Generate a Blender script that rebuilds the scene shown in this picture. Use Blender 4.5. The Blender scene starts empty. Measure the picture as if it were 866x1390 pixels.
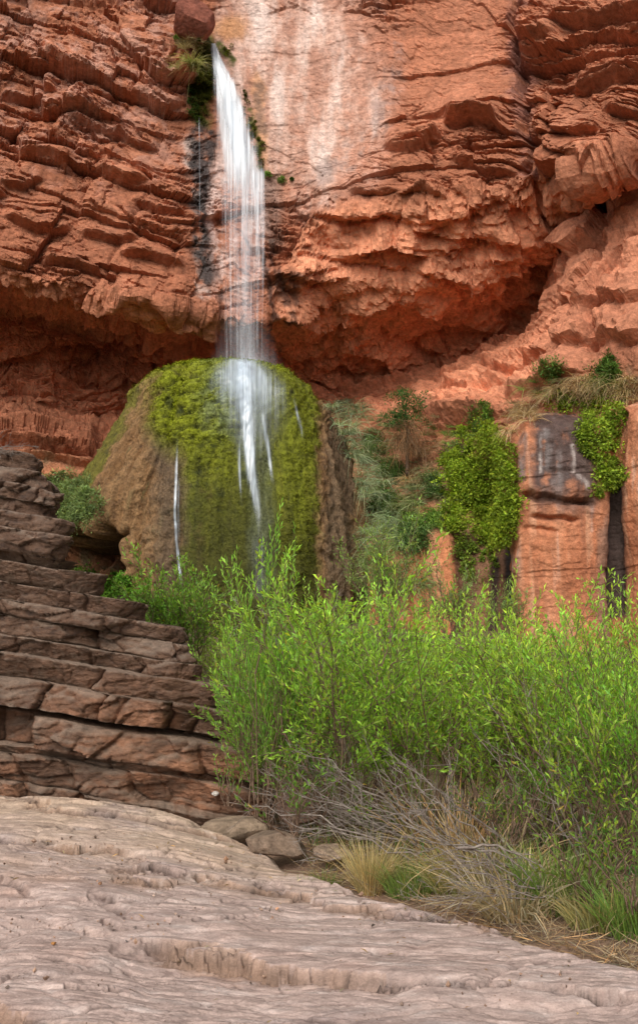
import bpy, math, time
import numpy as np
T0 = time.time()
rng = np.random.default_rng(11)
SC = bpy.context.scene
COL = SC.collection
f32 = np.float32

# ------------------------------------------------------------------ camera
F = 1264.0
CX, CY, HOR = 433.0, 695.0, 900.0
PITCH = math.atan((HOR - CY) / F)
CAMZ = 1.6
cam_d = bpy.data.cameras.new('camera')
cam = bpy.data.objects.new('camera', cam_d)
COL.objects.link(cam)
cam.location = (0, 0, CAMZ)
cam.rotation_euler = (math.pi / 2 + PITCH, 0, 0)
cam_d.sensor_fit = 'HORIZONTAL'
cam_d.sensor_width = 36.0
cam_d.lens = F / 866.0 * 36.0
cam_d.clip_end = 500
SC.camera = cam
CP, SP = math.cos(PITCH), math.sin(PITCH)

def at(px, py, Y):
    """survey helper: world point at distance Y seen in direction (px, py)"""
    px = np.asarray(px, float); py = np.asarray(py, float)
    dx = (px - CX) / F; dv = (CY - py) / F
    dy = CP - dv * SP; dz = SP + dv * CP
    Y = np.asarray(Y, float)
    return np.stack(np.broadcast_arrays(dx / dy * Y, Y + 0 * dx, CAMZ + dz / dy * Y), -1)

def to_px(P):
    P = np.asarray(P)
    x, y, z = P[..., 0], P[..., 1], P[..., 2] - CAMZ
    d = y * CP + z * SP; v = -y * SP + z * CP
    return CX + F * x / d, CY - F * v / d, y

# ------------------------------------------------------------------ noise
def _h(ix, iy, iz, seed):
    x = (ix.astype(np.int64) * 374761393 + iy.astype(np.int64) * 668265263
         + iz.astype(np.int64) * 2147483647 + seed * 1274126177) & 0xFFFFFFFF
    x = ((x ^ (x >> 13)) * 1274126177) & 0xFFFFFFFF
    x = ((x ^ (x >> 16)) * 2246822519) & 0xFFFFFFFF
    return ((x ^ (x >> 15)) & 0xFFFFFF).astype(f32) / f32(0x1000000)

def vn(x, y, z, seed=0):
    """gradient noise about -1..1"""
    ix, iy, iz = np.floor(x), np.floor(y), np.floor(z)
    fx, fy, fz = (x - ix).astype(f32), (y - iy).astype(f32), (z - iz).astype(f32)
    ix, iy, iz = ix.astype(np.int64), iy.astype(np.int64), iz.astype(np.int64)
    u = fx**3 * (fx * (fx * 6 - 15) + 10); v = fy**3 * (fy * (fy * 6 - 15) + 10); w = fz**3 * (fz * (fz * 6 - 15) + 10)
    def g(a, b, c):
        h = _h(ix + a, iy + b, iz + c, seed)
        t = h * 6.2831853 * 7.0; cz = (h * 97.0) % 1.0 * 2 - 1; r = np.sqrt(1 - cz * cz)
        return np.cos(t) * r * (fx - a) + np.sin(t) * r * (fy - b) + cz * (fz - c)
    x00 = g(0,0,0) * (1-u) + g(1,0,0) * u
    x10 = g(0,1,0) * (1-u) + g(1,1,0) * u
    x01 = g(0,0,1) * (1-u) + g(1,0,1) * u
    x11 = g(0,1,1) * (1-u) + g(1,1,1) * u
    return ((x00 * (1-v) + x10 * v) * (1-w) + (x01 * (1-v) + x11 * v) * w) * f32(1.5)

def fbm(x, y, z=None, octv=4, gain=0.5, seed=0, ridged=False):
    if z is None: z = np.zeros_like(x)
    a, s, fq, tot = 1.0, 0, 1.0, 0
    for o in range(octv):
        n = vn(x * fq + 17.3 * o, y * fq - 9.1 * o, z * fq + 4.7 * o, seed + o * 13)
        if ridged: n = 1 - 2 * np.abs(n)
        s = s + a * n; tot += a; a *= gain; fq *= 2.03
    return s / tot

def worley(a, b, seed, jit=0.9):
    """2-D cells: nearest distance, second distance, cell randoms, offset from the cell centre"""
    ia, ib = np.floor(a).astype(np.int64), np.floor(b).astype(np.int64)
    z0 = np.zeros_like(ia)
    F1 = np.full(a.shape, 9.0, f32); F2 = F1.copy()
    oa = np.zeros(a.shape, f32); ob = oa.copy(); r1 = oa.copy(); r2 = oa.copy(); r3 = oa.copy()
    for i in (-1, 0, 1):
        for j in (-1, 0, 1):
            ca, cb = ia + i, ib + j
            h1 = _h(ca, cb, z0, seed); h2 = _h(ca, cb, z0 + 1, seed)
            da = (a - (ca + 0.5 + (h1 - 0.5) * jit)).astype(f32); db = (b - (cb + 0.5 + (h2 - 0.5) * jit)).astype(f32)
            d = np.sqrt(da * da + db * db)
            m = d < F1
            F2 = np.where(m, F1, np.minimum(F2, d)); F1 = np.where(m, d, F1)
            oa = np.where(m, da, oa); ob = np.where(m, db, ob)
            r1 = np.where(m, h1, r1); r2 = np.where(m, h2, r2)
            r3 = np.where(m, _h(ca, cb, z0 + 2, seed), r3)
    return F1, F2, oa, ob, r1, r2, r3

def facet(a, b, scale, seed, rot=0.0, stretch=1.0, tilt=0.5, bias=0.35, off=0.5, crack=0.25):
    """blocky fractured rock: every cell a tilted plane, standing out at its foot"""
    c, s = math.cos(rot), math.sin(rot)
    u = (a * c + b * s) / (scale * stretch); v = (-a * s + b * c) / scale
    F1, F2, du, dv, r1, r2, r3 = worley(u, v, seed)
    h = (r3 - 0.5) * off + (r1 - 0.5) * 2 * tilt * du + (-bias + (r2 - 0.5) * 2 * tilt) * dv
    e = np.clip((F2 - F1) / 0.18, 0, 1)
    return (h - crack * (1 - e) ** 2) * scale, r3

def cell1(q, seed, row=None):
    """1-D cells of uneven width: cell id, offset -.5...5 about its middle, distance to its nearest end"""
    row = np.zeros(q.shape, np.int64) if row is None else row
    i = np.floor(q).astype(np.int64); z0 = i * 0
    jl = lambda k: (_h(i + k, row, z0, seed) - .5) * .75 + k           # boundary k of the cell
    fr_ = (q - i).astype(f32)
    b0, b1, bm, b2 = jl(0), jl(1), jl(-1), jl(2)
    idd = np.where(fr_ < b0, i - 1, np.where(fr_ > b1, i + 1, i))
    lo = np.where(fr_ < b0, bm, np.where(fr_ > b1, b1, b0)); hi = np.where(fr_ < b0, b0, np.where(fr_ > b1, b2, b1))
    return idd, (fr_ - lo) / np.maximum(hi - lo, .05) - .5, np.minimum(fr_ - lo, hi - fr_)

def blocks(a, b, h, w_, seed, rot=0.0, off=.5, tilt=.3, bias=.25, crack=.12, cw=.07):
    """beds split into blocks by upright joints, each block standing out by its own amount"""
    c, s = math.cos(rot), math.sin(rot)
    u = a * c + b * s; v = (-a * s + b * c) / h
    r, dv, ev = cell1(v, seed)
    q, du, eu = cell1(u / (h * w_) + _h(r, r * 0, r * 0, seed + 1) * 7, seed + 2, r)
    z0 = r * 0
    r1, r2, r3, r4 = [_h(r, q, z0 + k, seed + 5) for k in range(4)]
    hgt = (r3 - .5) * off + (r4 > .8) * -.35 * off + (_h(r, z0, z0 + 9, seed) - .5) * off * .8 + (r1 - .5) * 2 * tilt * du + (-bias + (r2 - .5) * 2 * tilt) * dv
    e = np.minimum(ev, eu * w_)
    return (hgt - crack * np.exp(-(e / cw)**2)) * h, r3

def sstep(x, a, b):
    t = np.clip((x - a) / (b - a), 0, 1)
    return t * t * (3 - 2 * t)

def lerp(a, b, t): return a + (b - a) * t
def mixc(c, d, t): return c * (1 - t[..., None]) + np.asarray(d, f32) * t[..., None]

# ------------------------------------------------------------------ mesh helpers
def link_mesh(name, me, mat, parent=None):
    o = bpy.data.objects.new(name, me)
    COL.objects.link(o)
    if mat: me.materials.append(mat)
    if parent is not None: o.parent = parent
    return o

def mesh_arrays(name, V, faces, smooth=True, color=None, fval=None, uv=None):
    """faces: (n,3) or (n,4) int array"""
    V = np.ascontiguousarray(V.reshape(-1, 3), f32); faces = np.ascontiguousarray(faces, np.int32)
    n, k = faces.shape
    me = bpy.data.meshes.new(name)
    me.vertices.add(len(V)); me.vertices.foreach_set('co', V.ravel())
    me.loops.add(n * k); me.loops.foreach_set('vertex_index', faces.ravel())
    me.polygons.add(n)
    me.polygons.foreach_set('loop_start', np.arange(0, n * k, k, dtype=np.int32))
    try: me.polygons.foreach_set('loop_total', np.full(n, k, np.int32))
    except Exception: pass
    me.polygons.foreach_set('use_smooth', np.full(n, smooth, bool))
    if color is not None:
        c = np.ones((len(V), 4), f32); c[:, :3] = color.reshape(-1, 3)
        at_ = me.attributes.new('tint', 'FLOAT_COLOR', 'POINT'); at_.data.foreach_set('color', c.ravel())
    for key, val in (fval or {}).items():
        at_ = me.attributes.new(key, 'FLOAT', 'POINT'); at_.data.foreach_set('value', np.ascontiguousarray(val, f32).ravel())
    if uv is not None:
        l = me.uv_layers.new(name='uv')
        l.data.foreach_set('uv', np.ascontiguousarray(uv.reshape(-1, 2)[faces.ravel()], f32).ravel())
    me.update(calc_edges=True)
    me.validate()
    return me

def grid_faces(h, w, keep=None):
    i = np.arange(h * w).reshape(h, w)
    q = np.stack([i[:-1, :-1], i[:-1, 1:], i[1:, 1:], i[1:, :-1]], -1)
    if keep is not None:
        k = keep[:-1, :-1] & keep[:-1, 1:] & keep[1:, 1:] & keep[1:, :-1]
        return q[k]
    return q.reshape(-1, 4)

def normals(P):
    du = np.gradient(P, axis=1); dv = np.gradient(P, axis=0)
    n = np.cross(du, dv)
    l = np.linalg.norm(n, axis=-1, keepdims=True)
    return n / np.maximum(l, 1e-9)

def blur(A, n):
    for _ in range(n):
        for ax in (0, 1):
            p = np.concatenate([np.take(A, [0], ax), A, np.take(A, [-1], ax)], ax)
            s0 = [slice(None)] * A.ndim; s1 = list(s0); s2 = list(s0)
            s0[ax] = slice(0, -2); s1[ax] = slice(1, -1); s2[ax] = slice(2, None)
            A = 0.25 * p[tuple(s0)] + 0.5 * p[tuple(s1)] + 0.25 * p[tuple(s2)]
    return A

def tag(o, label=None, cat=None, group=None, kind=None):
    if label: o['label'] = label
    if cat: o['category'] = cat
    if group: o['group'] = group
    if kind: o['kind'] = kind
    return o

def empty(name, loc, label, cat, group=None):
    o = bpy.data.objects.new(name, None); COL.objects.link(o)
    o.empty_display_size = 0.2; o.location = loc
    return tag(o, label, cat, group)

# ------------------------------------------------------------------ materials
def new_mat(name):
    m = bpy.data.materials.new(name); m.use_nodes = True
    nt = m.node_tree; nt.nodes.clear()
    out = nt.nodes.new('ShaderNodeOutputMaterial')
    return m, nt, out
def nd(nt, typ, **kw):
    n = nt.nodes.new('ShaderNode' + typ)
    for k, v in kw.items():
        if k.startswith('i_'): n.inputs[k[2:].replace('_', ' ')].default_value = v
        else: setattr(n, k, v)
    return n

def rock_mat(name, fine=9.0, bump=0.04, var=0.45, rough=0.9, grain=60.0, squash=(1, 1, 1), spec=0.25, wet=False):
    m, nt, out = new_mat(name)
    L = nt.links.new
    b = nd(nt, 'BsdfPrincipled'); L(b.outputs[0], out.inputs[0])
    b.inputs['Roughness'].default_value = rough
    b.inputs['Specular IOR Level'].default_value = spec
    tc = nd(nt, 'TexCoord'); mp = nd(nt, 'Mapping'); mp.inputs['Scale'].default_value = squash
    L(tc.outputs['Object'], mp.inputs[0])
    at_ = nd(nt, 'Attribute', attribute_name='tint')
    n1 = nd(nt, 'TexNoise'); n1.inputs['Scale'].default_value = fine; n1.inputs['Detail'].default_value = 8; n1.inputs['Roughness'].default_value = 0.68
    n2 = nd(nt, 'TexNoise'); n2.inputs['Scale'].default_value = grain; n2.inputs['Detail'].default_value = 4
    L(mp.outputs[0], n1.inputs['Vector']); L(mp.outputs[0], n2.inputs['Vector'])
    r = nd(nt, 'MapRange'); r.inputs['From Min'].default_value = 0.3; r.inputs['From Max'].default_value = 0.7
    r.inputs['To Min'].default_value = 1 - var; r.inputs['To Max'].default_value = 1 + var
    L(n1.outputs['Fac'], r.inputs['Value'])
    r2 = nd(nt, 'MapRange'); r2.inputs['From Min'].default_value = 0.3; r2.inputs['From Max'].default_value = 0.7
    r2.inputs['To Min'].default_value = 0.84; r2.inputs['To Max'].default_value = 1.16
    L(n2.outputs['Fac'], r2.inputs['Value'])
    mu = nd(nt, 'Math', operation='MULTIPLY'); L(r.outputs[0], mu.inputs[0]); L(r2.outputs[0], mu.inputs[1])
    vm = nd(nt, 'VectorMath', operation='SCALE'); L(at_.outputs['Color'], vm.inputs[0]); L(mu.outputs[0], vm.inputs['Scale'])
    L(vm.outputs[0], b.inputs['Base Color'])
    vo = nd(nt, 'TexVoronoi', feature='F1'); vo.inputs['Scale'].default_value = fine * 1.7
    dst = nd(nt, 'VectorMath', operation='MULTIPLY_ADD'); dst.inputs[1].default_value = (0.12, 0.12, 0.12)
    L(n1.outputs['Color'], dst.inputs[0]); L(mp.outputs[0], dst.inputs[2]); L(dst.outputs[0], vo.inputs['Vector'])
    ad = nd(nt, 'Math', operation='MULTIPLY_ADD'); ad.inputs[1].default_value = 0.45
    L(vo.outputs['Distance'], ad.inputs[0]); L(n1.outputs['Fac'], ad.inputs[2])
    ad2 = nd(nt, 'Math', operation='MULTIPLY_ADD'); ad2.inputs[1].default_value = 0.22
    L(n2.outputs['Fac'], ad2.inputs[0]); L(ad.outputs[0], ad2.inputs[2])
    bp = nd(nt, 'Bump'); bp.inputs['Strength'].default_value = 1.0; bp.inputs['Distance'].default_value = bump
    L(ad2.outputs[0], bp.inputs['Height']); L(bp.outputs[0], b.inputs['Normal'])
    if wet:
        w = nd(nt, 'Attribute', attribute_name='wet')
        mr = nd(nt, 'MapRange'); mr.inputs['To Min'].default_value = rough; mr.inputs['To Max'].default_value = 0.32
        L(w.outputs['Fac'], mr.inputs['Value']); L(mr.outputs[0], b.inputs['Roughness'])
    return m

def leaf_mat(name, transl=0.4, rough=0.45, spec=0.35):
    m, nt, out = new_mat(name)
    L = nt.links.new
    at_ = nd(nt, 'Attribute', attribute_name='tint')
    tc = nd(nt, 'TexCoord'); n1 = nd(nt, 'TexNoise'); n1.inputs['Scale'].default_value = 40
    L(tc.outputs['Object'], n1.inputs['Vector'])
    r = nd(nt, 'MapRange'); r.inputs['From Min'].default_value = 0.3; r.inputs['From Max'].default_value = 0.7
    r.inputs['To Min'].default_value = 0.8; r.inputs['To Max'].default_value = 1.2
    L(n1.outputs['Fac'], r.inputs['Value'])
    vm = nd(nt, 'VectorMath', operation='SCALE'); L(at_.outputs['Color'], vm.inputs[0]); L(r.outputs[0], vm.inputs['Scale'])
    b = nd(nt, 'BsdfPrincipled'); b.inputs['Roughness'].default_value = rough; b.inputs['Specular IOR Level'].default_value = spec
    L(vm.outputs[0], b.inputs['Base Color'])
    t = nd(nt, 'BsdfTranslucent')
    tm = nd(nt, 'VectorMath', operation='MULTIPLY'); tm.inputs[1].default_value = (1.05, 1.15, 0.6)
    L(vm.outputs[0], tm.inputs[0]); L(tm.outputs[0], t.inputs['Color'])
    mx = nd(nt, 'MixShader'); mx.inputs[0].default_value = transl
    L(b.outputs[0], mx.inputs[1]); L(t.outputs[0], mx.inputs[2]); L(mx.outputs[0], out.inputs[0])
    return m

def bark_mat(name, c1, c2):
    m, nt, out = new_mat(name)
    L = nt.links.new
    b = nd(nt, 'BsdfPrincipled'); b.inputs['Roughness'].default_value = 0.85; L(b.outputs[0], out.inputs[0])
    tc = nd(nt, 'TexCoord'); n1 = nd(nt, 'TexNoise'); n1.inputs['Scale'].default_value = 25; n1.inputs['Detail'].default_value = 5
    L(tc.outputs['Object'], n1.inputs['Vector'])
    cr = nd(nt, 'ValToRGB'); cr.color_ramp.elements[0].color = (*c1, 1); cr.color_ramp.elements[1].color = (*c2, 1)
    cr.color_ramp.elements[0].position = 0.35; cr.color_ramp.elements[1].position = 0.65
    L(n1.outputs['Fac'], cr.inputs[0]); L(cr.outputs[0], b.inputs['Base Color'])
    bp = nd(nt, 'Bump'); bp.inputs['Distance'].default_value = 0.004; L(n1.outputs['Fac'], bp.inputs['Height']); L(bp.outputs[0], b.inputs['Normal'])
    return m

def water_mat(name, fx=40.0, fy=1.2, lo=0.42, hi=0.72, gain=1.0, col=(0.74, 0.83, 0.91)):
    """silky falling water: fine threads running down the sheet"""
    m, nt, out = new_mat(name)
    L = nt.links.new
    uv = nd(nt, 'UVMap', uv_map='uv'); mp = nd(nt, 'Mapping'); mp.inputs['Scale'].default_value = (fx, fy, 1)
    L(uv.outputs[0], mp.inputs[0])
    n1 = nd(nt, 'TexNoise'); n1.inputs['Scale'].default_value = 1.0; n1.inputs['Detail'].default_value = 5; n1.inputs['Roughness'].default_value = 0.65
    L(mp.outputs[0], n1.inputs['Vector'])
    r = nd(nt, 'MapRange'); r.inputs['From Min'].default_value = lo; r.inputs['From Max'].default_value = hi
    L(n1.outputs['Fac'], r.inputs['Value'])
    d = nd(nt, 'Attribute', attribute_name='dens')
    # strands where thin, closed sheet where dense
    ad = nd(nt, 'Math', operation='MULTIPLY_ADD'); ad.inputs[1].default_value = 1.1; ad.inputs[2].default_value = -0.55
    L(d.outputs['Fac'], ad.inputs[0])
    mx0 = nd(nt, 'Math', operation='MAXIMUM'); mx0.inputs[1].default_value = 0.0; L(ad.outputs[0], mx0.inputs[0])
    sm = nd(nt, 'Math', operation='ADD'); L(r.outputs[0], sm.inputs[0]); L(mx0.outputs[0], sm.inputs[1])
    ml = nd(nt, 'Math', operation='MULTIPLY'); L(sm.outputs[0], ml.inputs[0]); L(d.outputs['Fac'], ml.inputs[1])
    mg = nd(nt, 'Math', operation='MULTIPLY', use_clamp=True); mg.inputs[1].default_value = gain; L(ml.outputs[0], mg.inputs[0])
    df = nd(nt, 'BsdfDiffuse'); df.inputs[0].default_value = (*col, 1)
    tl = nd(nt, 'BsdfTranslucent'); tl.inputs[0].default_value = (*col, 1)
    m1 = nd(nt, 'MixShader'); m1.inputs[0].default_value = 0.35; L(df.outputs[0], m1.inputs[1]); L(tl.outputs[0], m1.inputs[2])
    gl = nd(nt, 'BsdfGlossy'); gl.inputs['Roughness'].default_value = 0.35
    m3 = nd(nt, 'MixShader'); m3.inputs[0].default_value = 0.12; L(m1.outputs[0], m3.inputs[1]); L(gl.outputs[0], m3.inputs[2])
    tr = nd(nt, 'BsdfTransparent')
    m2 = nd(nt, 'MixShader'); L(mg.outputs[0], m2.inputs[0]); L(tr.outputs[0], m2.inputs[1]); L(m3.outputs[0], m2.inputs[2])
    L(m2.outputs[0], out.inputs[0])
    return m

M = dict(
    cliff=rock_mat('red_sandstone', 5.5, 0.05, 0.4, 0.92, 40, wet=True),
    mound=rock_mat('travertine', 9, 0.09, 0.5, 0.8, 60, squash=(1, 1, 0.75), wet=True),
    ledge=rock_mat('dark_ledge_rock', 9, 0.025, 0.4, 0.72, 70, squash=(1, 1, 2.2), spec=0.4),
    slab=rock_mat('pale_slab_rock', 12, 0.011, 0.34, 0.85, 130, squash=(0.6, 1.2, 1)),
    sand=rock_mat('sandy_soil', 14, 0.02, 0.4, 0.95, 120),
    stone=rock_mat('boulder_rock', 8, 0.03, 0.4, 0.9, 60),
    leaf=leaf_mat('willow_leaf', 0.5),
    fern=leaf_mat('fern_leaf', 0.3, 0.6, 0.2),
    grass=leaf_mat('grass_blade', 0.3, 0.6, 0.2),
    moss=leaf_mat('moss_tuft', 0.15, 0.9, 0.1),
    bark=bark_mat('brown_bark', (0.09, 0.05, 0.03), (0.22, 0.14, 0.09)),
    dead=bark_mat('dead_wood', (0.15, 0.115, 0.095), (0.31, 0.26, 0.22)),
    water=water_mat('falling_water', 34, 0.9, 0.40, 0.75, 1.0),
    core=water_mat('water_core', 13, 0.7, 0.30, 0.72, 1.0),
    strand=water_mat('water_strands', 26, 0.7, 0.5, 0.72, 1.0),
    film=water_mat('sliding_water', 22, 1.1, 0.36, 0.74, 1.0),
    veil=water_mat('spray_veil', 5.0, 1.5, 0.15, 0.75, 0.9),
)

# ------------------------------------------------------------------ world and sun
SUN_EL, SUN_AZ = 40.0, 198.0       # from behind the camera, a little to the left
w = bpy.data.worlds.new('World'); SC.world = w; w.use_nodes = True
nt = w.node_tree; nt.nodes.clear()
wo = nt.nodes.new('ShaderNodeOutputWorld'); bg = nt.nodes.new('ShaderNodeBackground')
sk = nt.nodes.new('ShaderNodeTexSky'); sk.sky_type = 'NISHITA'; sk.sun_disc = False
sk.sun_elevation = math.radians(SUN_EL); sk.sun_rotation = math.radians(SUN_AZ)
sk.air_density = 1.0; sk.dust_density = 3.0
hs = nt.nodes.new('ShaderNodeHueSaturation'); hs.inputs['Saturation'].default_value = 0.3
nt.links.new(sk.outputs[0], hs.inputs['Color']); nt.links.new(hs.outputs[0], bg.inputs[0])
bg.inputs[1].default_value = 0.15
nt.links.new(bg.outputs[0], wo.inputs[0])
sd = bpy.data.lights.new('sun', 'SUN'); sd.energy = 2.35; sd.angle = math.radians(48); sd.color = (1.0, 0.95, 0.88)
so = bpy.data.objects.new('sun', sd); COL.objects.link(so)
# Nishita: rotation 0 = +Y, turning clockwise seen from above
ax = math.radians(SUN_AZ)
sdir = np.array([math.sin(ax) * math.cos(math.radians(SUN_EL)), math.cos(ax) * math.cos(math.radians(SUN_EL)), math.sin(math.radians(SUN_EL))])
from mathutils import Vector
so.rotation_euler = Vector(-sdir).to_track_quat('-Z', 'Y').to_euler()
so.location = (0, -10, 30)
SC.view_settings.view_transform = 'Standard'; SC.view_settings.look = 'None'; SC.view_settings.exposure = 0
SC.cycles.max_bounces = 6; SC.cycles.diffuse_bounces = 4; SC.cycles.transparent_max_bounces = 24
SC.cycles.use_denoising = True
# ================================================================== THE CLIFF
COLS = [-420, 0, 120, 230, 300, 350, 430, 520, 600, 680, 740, 790, 866, 1280]
KN = {  # per column: (py, Y) of the same eleven features: top, face, face, lip, under lip, ceiling, back wall x2, shelf, slope, foot
 -420: [(-420,22),(0,22.5),(200,22.7),(350,22.8),(368,23.6),(430,28),(510,28.8),(575,28.5),(600,26),(700,24),(960,20)],
 0:    [(-420,25),(0,24.5),(200,24.3),(362,24),(380,25),(425,28.6),(500,29.6),(560,29.0),(582,27.0),(650,26.2),(960,22)],
 120:  [(-420,26),(0,25.3),(200,25),(392,24.6),(408,25.4),(450,29.3),(520,30.4),(575,30.2),(602,27.8),(690,27),(960,23)],
 230:  [(-420,26.5),(0,25.8),(220,25.4),(415,25),(433,26),(475,30),(530,31.3),(590,31),(640,29),(700,28),(960,24)],
 300:  [(-420,27.6),(0,26.7),(200,26.3),(432,26),(452,26.8),(488,30.5),(540,31.8),(590,32),(640,30),(700,28.5),(960,24)],
 350:  [(-420,28),(0,27.1),(200,26.4),(440,26.1),(462,27),(490,30.5),(540,32),(590,32),(640,30),(700,28.5),(960,24)],
 430:  [(-420,28),(0,27.2),(190,26.6),(280,26),(400,27),(480,30.8),(520,32),(555,31.6),(590,30),(680,27),(960,22)],
 520:  [(-420,28),(0,27),(150,26.2),(262,25.6),(385,27.2),(485,31),(515,32),(540,31.2),(575,29),(680,25.8),(960,23)],
 600:  [(-420,27.5),(0,26.5),(150,25.8),(258,25.3),(385,27.3),(472,31),(490,31.3),(515,30.2),(570,27.5),(680,25),(960,23.4)],
 680:  [(-420,27),(0,26),(120,25.2),(250,25),(370,27.3),(452,30.5),(465,30.6),(485,29),(555,25.5),(660,24.4),(960,23.2)],
 740:  [(-420,26),(0,25),(120,24.2),(238,24.2),(325,27),(408,29.5),(420,29.3),(440,27.5),(540,24.2),(640,23.8),(960,23)],
 790:  [(-420,25),(0,24),(120,23.2),(226,23),(262,25.6),(288,28),(296,27.8),(318,25.2),(500,23.2),(620,23.6),(960,23)],
 866:  [(-420,24),(0,23.2),(120,22.4),(206,22.2),(232,24.6),(246,26.6),(254,26.3),(272,24),(480,22),(600,22.8),(960,22.4)],
 1280: [(-420,20),(0,20),(120,19.5),(200,19),(230,21),(248,23),(256,22.5),(275,20),(480,18.5),(600,19.5),(960,19.5)],
}
kn = np.array([KN[c] for c in COLS], float)                      # (cols, 11, 2)
# columns of the survey net
pxs = np.concatenate([np.arange(-420, -30, 6.0), np.arange(-30, 897, 1.7), np.arange(900, 1280, 6.0)])
t = np.interp(pxs, COLS, np.arange(len(COLS)))
# smooth (catmull-rom) across the columns
i1 = np.clip(np.floor(t).astype(int), 0, len(COLS) - 2); fr = (t - i1)[:, None, None]
p0 = kn[np.clip(i1 - 1, 0, None)]; p1 = kn[i1]; p2 = kn[i1 + 1]; p3 = kn[np.clip(i1 + 2, None, len(COLS) - 1)]
cr = 0.5 * (2 * p1 + (p2 - p0) * fr + (2 * p0 - 5 * p1 + 4 * p2 - p3) * fr**2 + (3 * p1 - p0 - 3 * p2 + p3) * fr**3)
kc = 0.55 * cr + 0.45 * (p1 + (p2 - p1) * fr)
seg_rows = [70, 118, 120, 30, 60, 46, 46, 40, 60, 110]
rows = []
for k in range(10):
    n = seg_rows[k]
    tt = (np.arange(n) / n)[:, None, None]
    rows.append(kc[None, :, k] * (1 - tt) + kc[None, :, k + 1] * tt)
rows.append(kc[None, :, 10])
G = np.concatenate(rows, 0)                                      # (h, w, 2)
# the lip and the shelf edge run unevenly
jit = 15 * fbm(pxs / 60, pxs * 0 + .5, None, 4, .6, 201) + 4 * np.round(2 * fbm(pxs / 35, pxs * 0 + 3.5, None, 2, .6, 202))
jit *= 1 - .8 * np.exp(-((pxs - 325) / 45)**2)
wgt = np.exp(-((np.arange(G.shape[0]) - sum(seg_rows[:3]) - 10) / 60.0)**2)
G[..., 0] += wgt[:, None] * jit[None]
G = blur(G, 6)
PX = np.broadcast_to(pxs[None], G.shape[:2]).copy(); PY = G[..., 0]; YY = G[..., 1]
P = at(PX, PY, YY)
N = normals(P)
sgn = np.sign((N * (np.array([0, 0, CAMZ]) - P)).sum(-1, keepdims=True)); N = N * sgn
N = blur(N, 6); N /= np.linalg.norm(N, axis=-1, keepdims=True)
arc = np.concatenate([np.zeros((1, P.shape[1])), np.cumsum(np.linalg.norm(np.diff(P, axis=0), axis=-1), 0)], 0)
arc = arc - arc[118:119]
A = P[..., 0].astype(f32); B = (-arc).astype(f32); X, Y, Z = [P[..., i].astype(f32) for i in range(3)]
# domain warp
wa = fbm(X * .9, Y * .9, Z * .9, 4, .55, 3); wb = fbm(X * .9, Y * .9, Z * .9, 4, .55, 5)
Aw, Bw = A + .35 * wa, B + .35 * wb
wpx = PX + 16 * wa + 5 * fbm(X * 5, Y * 5, Z * 5, 3, .6, 8); wpy = PY + 16 * wb + 5 * fbm(X * 5, Y * 5, Z * 5, 3, .6, 9)

def ell(cx, cy, rx, ry, soft=0.5, px=None, py=None):
    px = wpx if px is None else px; py = wpy if py is None else py
    return 1 - sstep(np.sqrt(((px - cx) / rx)**2 + ((py - cy) / ry)**2), 1 - soft, 1 + soft)
def line_d(pts, px=None, py=None):
    px = wpx if px is None else px; py = wpy if py is None else py
    d = np.full(px.shape, 1e9)
    for (x0, y0), (x1, y1) in zip(pts[:-1], pts[1:]):
        vx, vy = x1 - x0, y1 - y0
        tt = np.clip(((px - x0) * vx + (py - y0) * vy) / (vx * vx + vy * vy), 0, 1)
        d = np.minimum(d, np.hypot(px - x0 - tt * vx, py - y0 - tt * vy))
    return d
def stroke(pts, wid, soft=0.6, px=None, py=None):
    return 1 - sstep(line_d(pts, px, py), wid * (1 - soft), wid * (1 + soft))

face = 1 - sstep(PY - np.interp(PX, pxs, kc[:, 3, 0]), -10, 30)       # above the lip
alc = (1 - face) * (1 - sstep(PY - np.interp(PX, pxs, kc[:, 8, 0]), -25, 5))
shelf = sstep(PY - np.interp(PX, pxs, kc[:, 6, 0]), 0, 15) * (1 - sstep(PY - np.interp(PX, pxs, kc[:, 9, 0]), -20, 20))
left = 1 - sstep(wpx, 240, 300)
pale = np.maximum(ell(425, 125, 102, 145, .35), ell(335, 50, 50, 70, .4)) * face
pale = np.maximum(pale, .8 * ell(340, 190, 40, 90, .4)); pale *= sstep(wpx, 285, 305)
smooth_mid = ell(600, 80, 90, 90, .4) * face
chute = np.maximum(stroke([(290, 40), (310, 130), (325, 230)], 44, .5), .45 * stroke([(325, 230), (335, 480)], 44, .6))
rightm = sstep(wpx, 700, 780) * sstep(wpy, 255, 300)                  # rounded rock mass on the right

rough = 1.0 - .9 * pale - .6 * smooth_mid - .45 * rightm
patch = fbm(X * .35, Y * .35, Z * .35, 3, .5, 23)
rough = np.clip(rough, .12, 1) * (1 - .75 * chute) * lerp(.5, 1.2, sstep(patch, -.35, .35)) * (1 - .62 * np.clip(shelf + sstep(PY - np.interp(PX, pxs, kc[:, 8, 0]), -10, 30), 0, 1)) * (1 - .1 * alc)
d = .55 * fbm(X * .22, Y * .22, Z * .22, 3, .5, 21) * (1 - .7 * chute)
f1, r1 = facet(Aw, Bw, 1.9, 31, -.5, 1.6, .35, .22, .45, .10)
f2, r2 = facet(Aw + .2 * wb, Bw, .75, 32, -.7, 1.5, .55, .38, .55, .18)
f3, r3 = facet(A + .12 * wa, B + .12 * wb, .30, 33, -.4, 1.5, .6, .5, .55, .25)
f4, r4 = facet(A + .06 * wb, B + .06 * wa, .13, 34, -.9, 1.3, .6, .5, .6, .2)
g1, q1 = facet(Aw, Bw, 1.5, 41, .12, 2.2, .35, .3, .5, .12)
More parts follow.
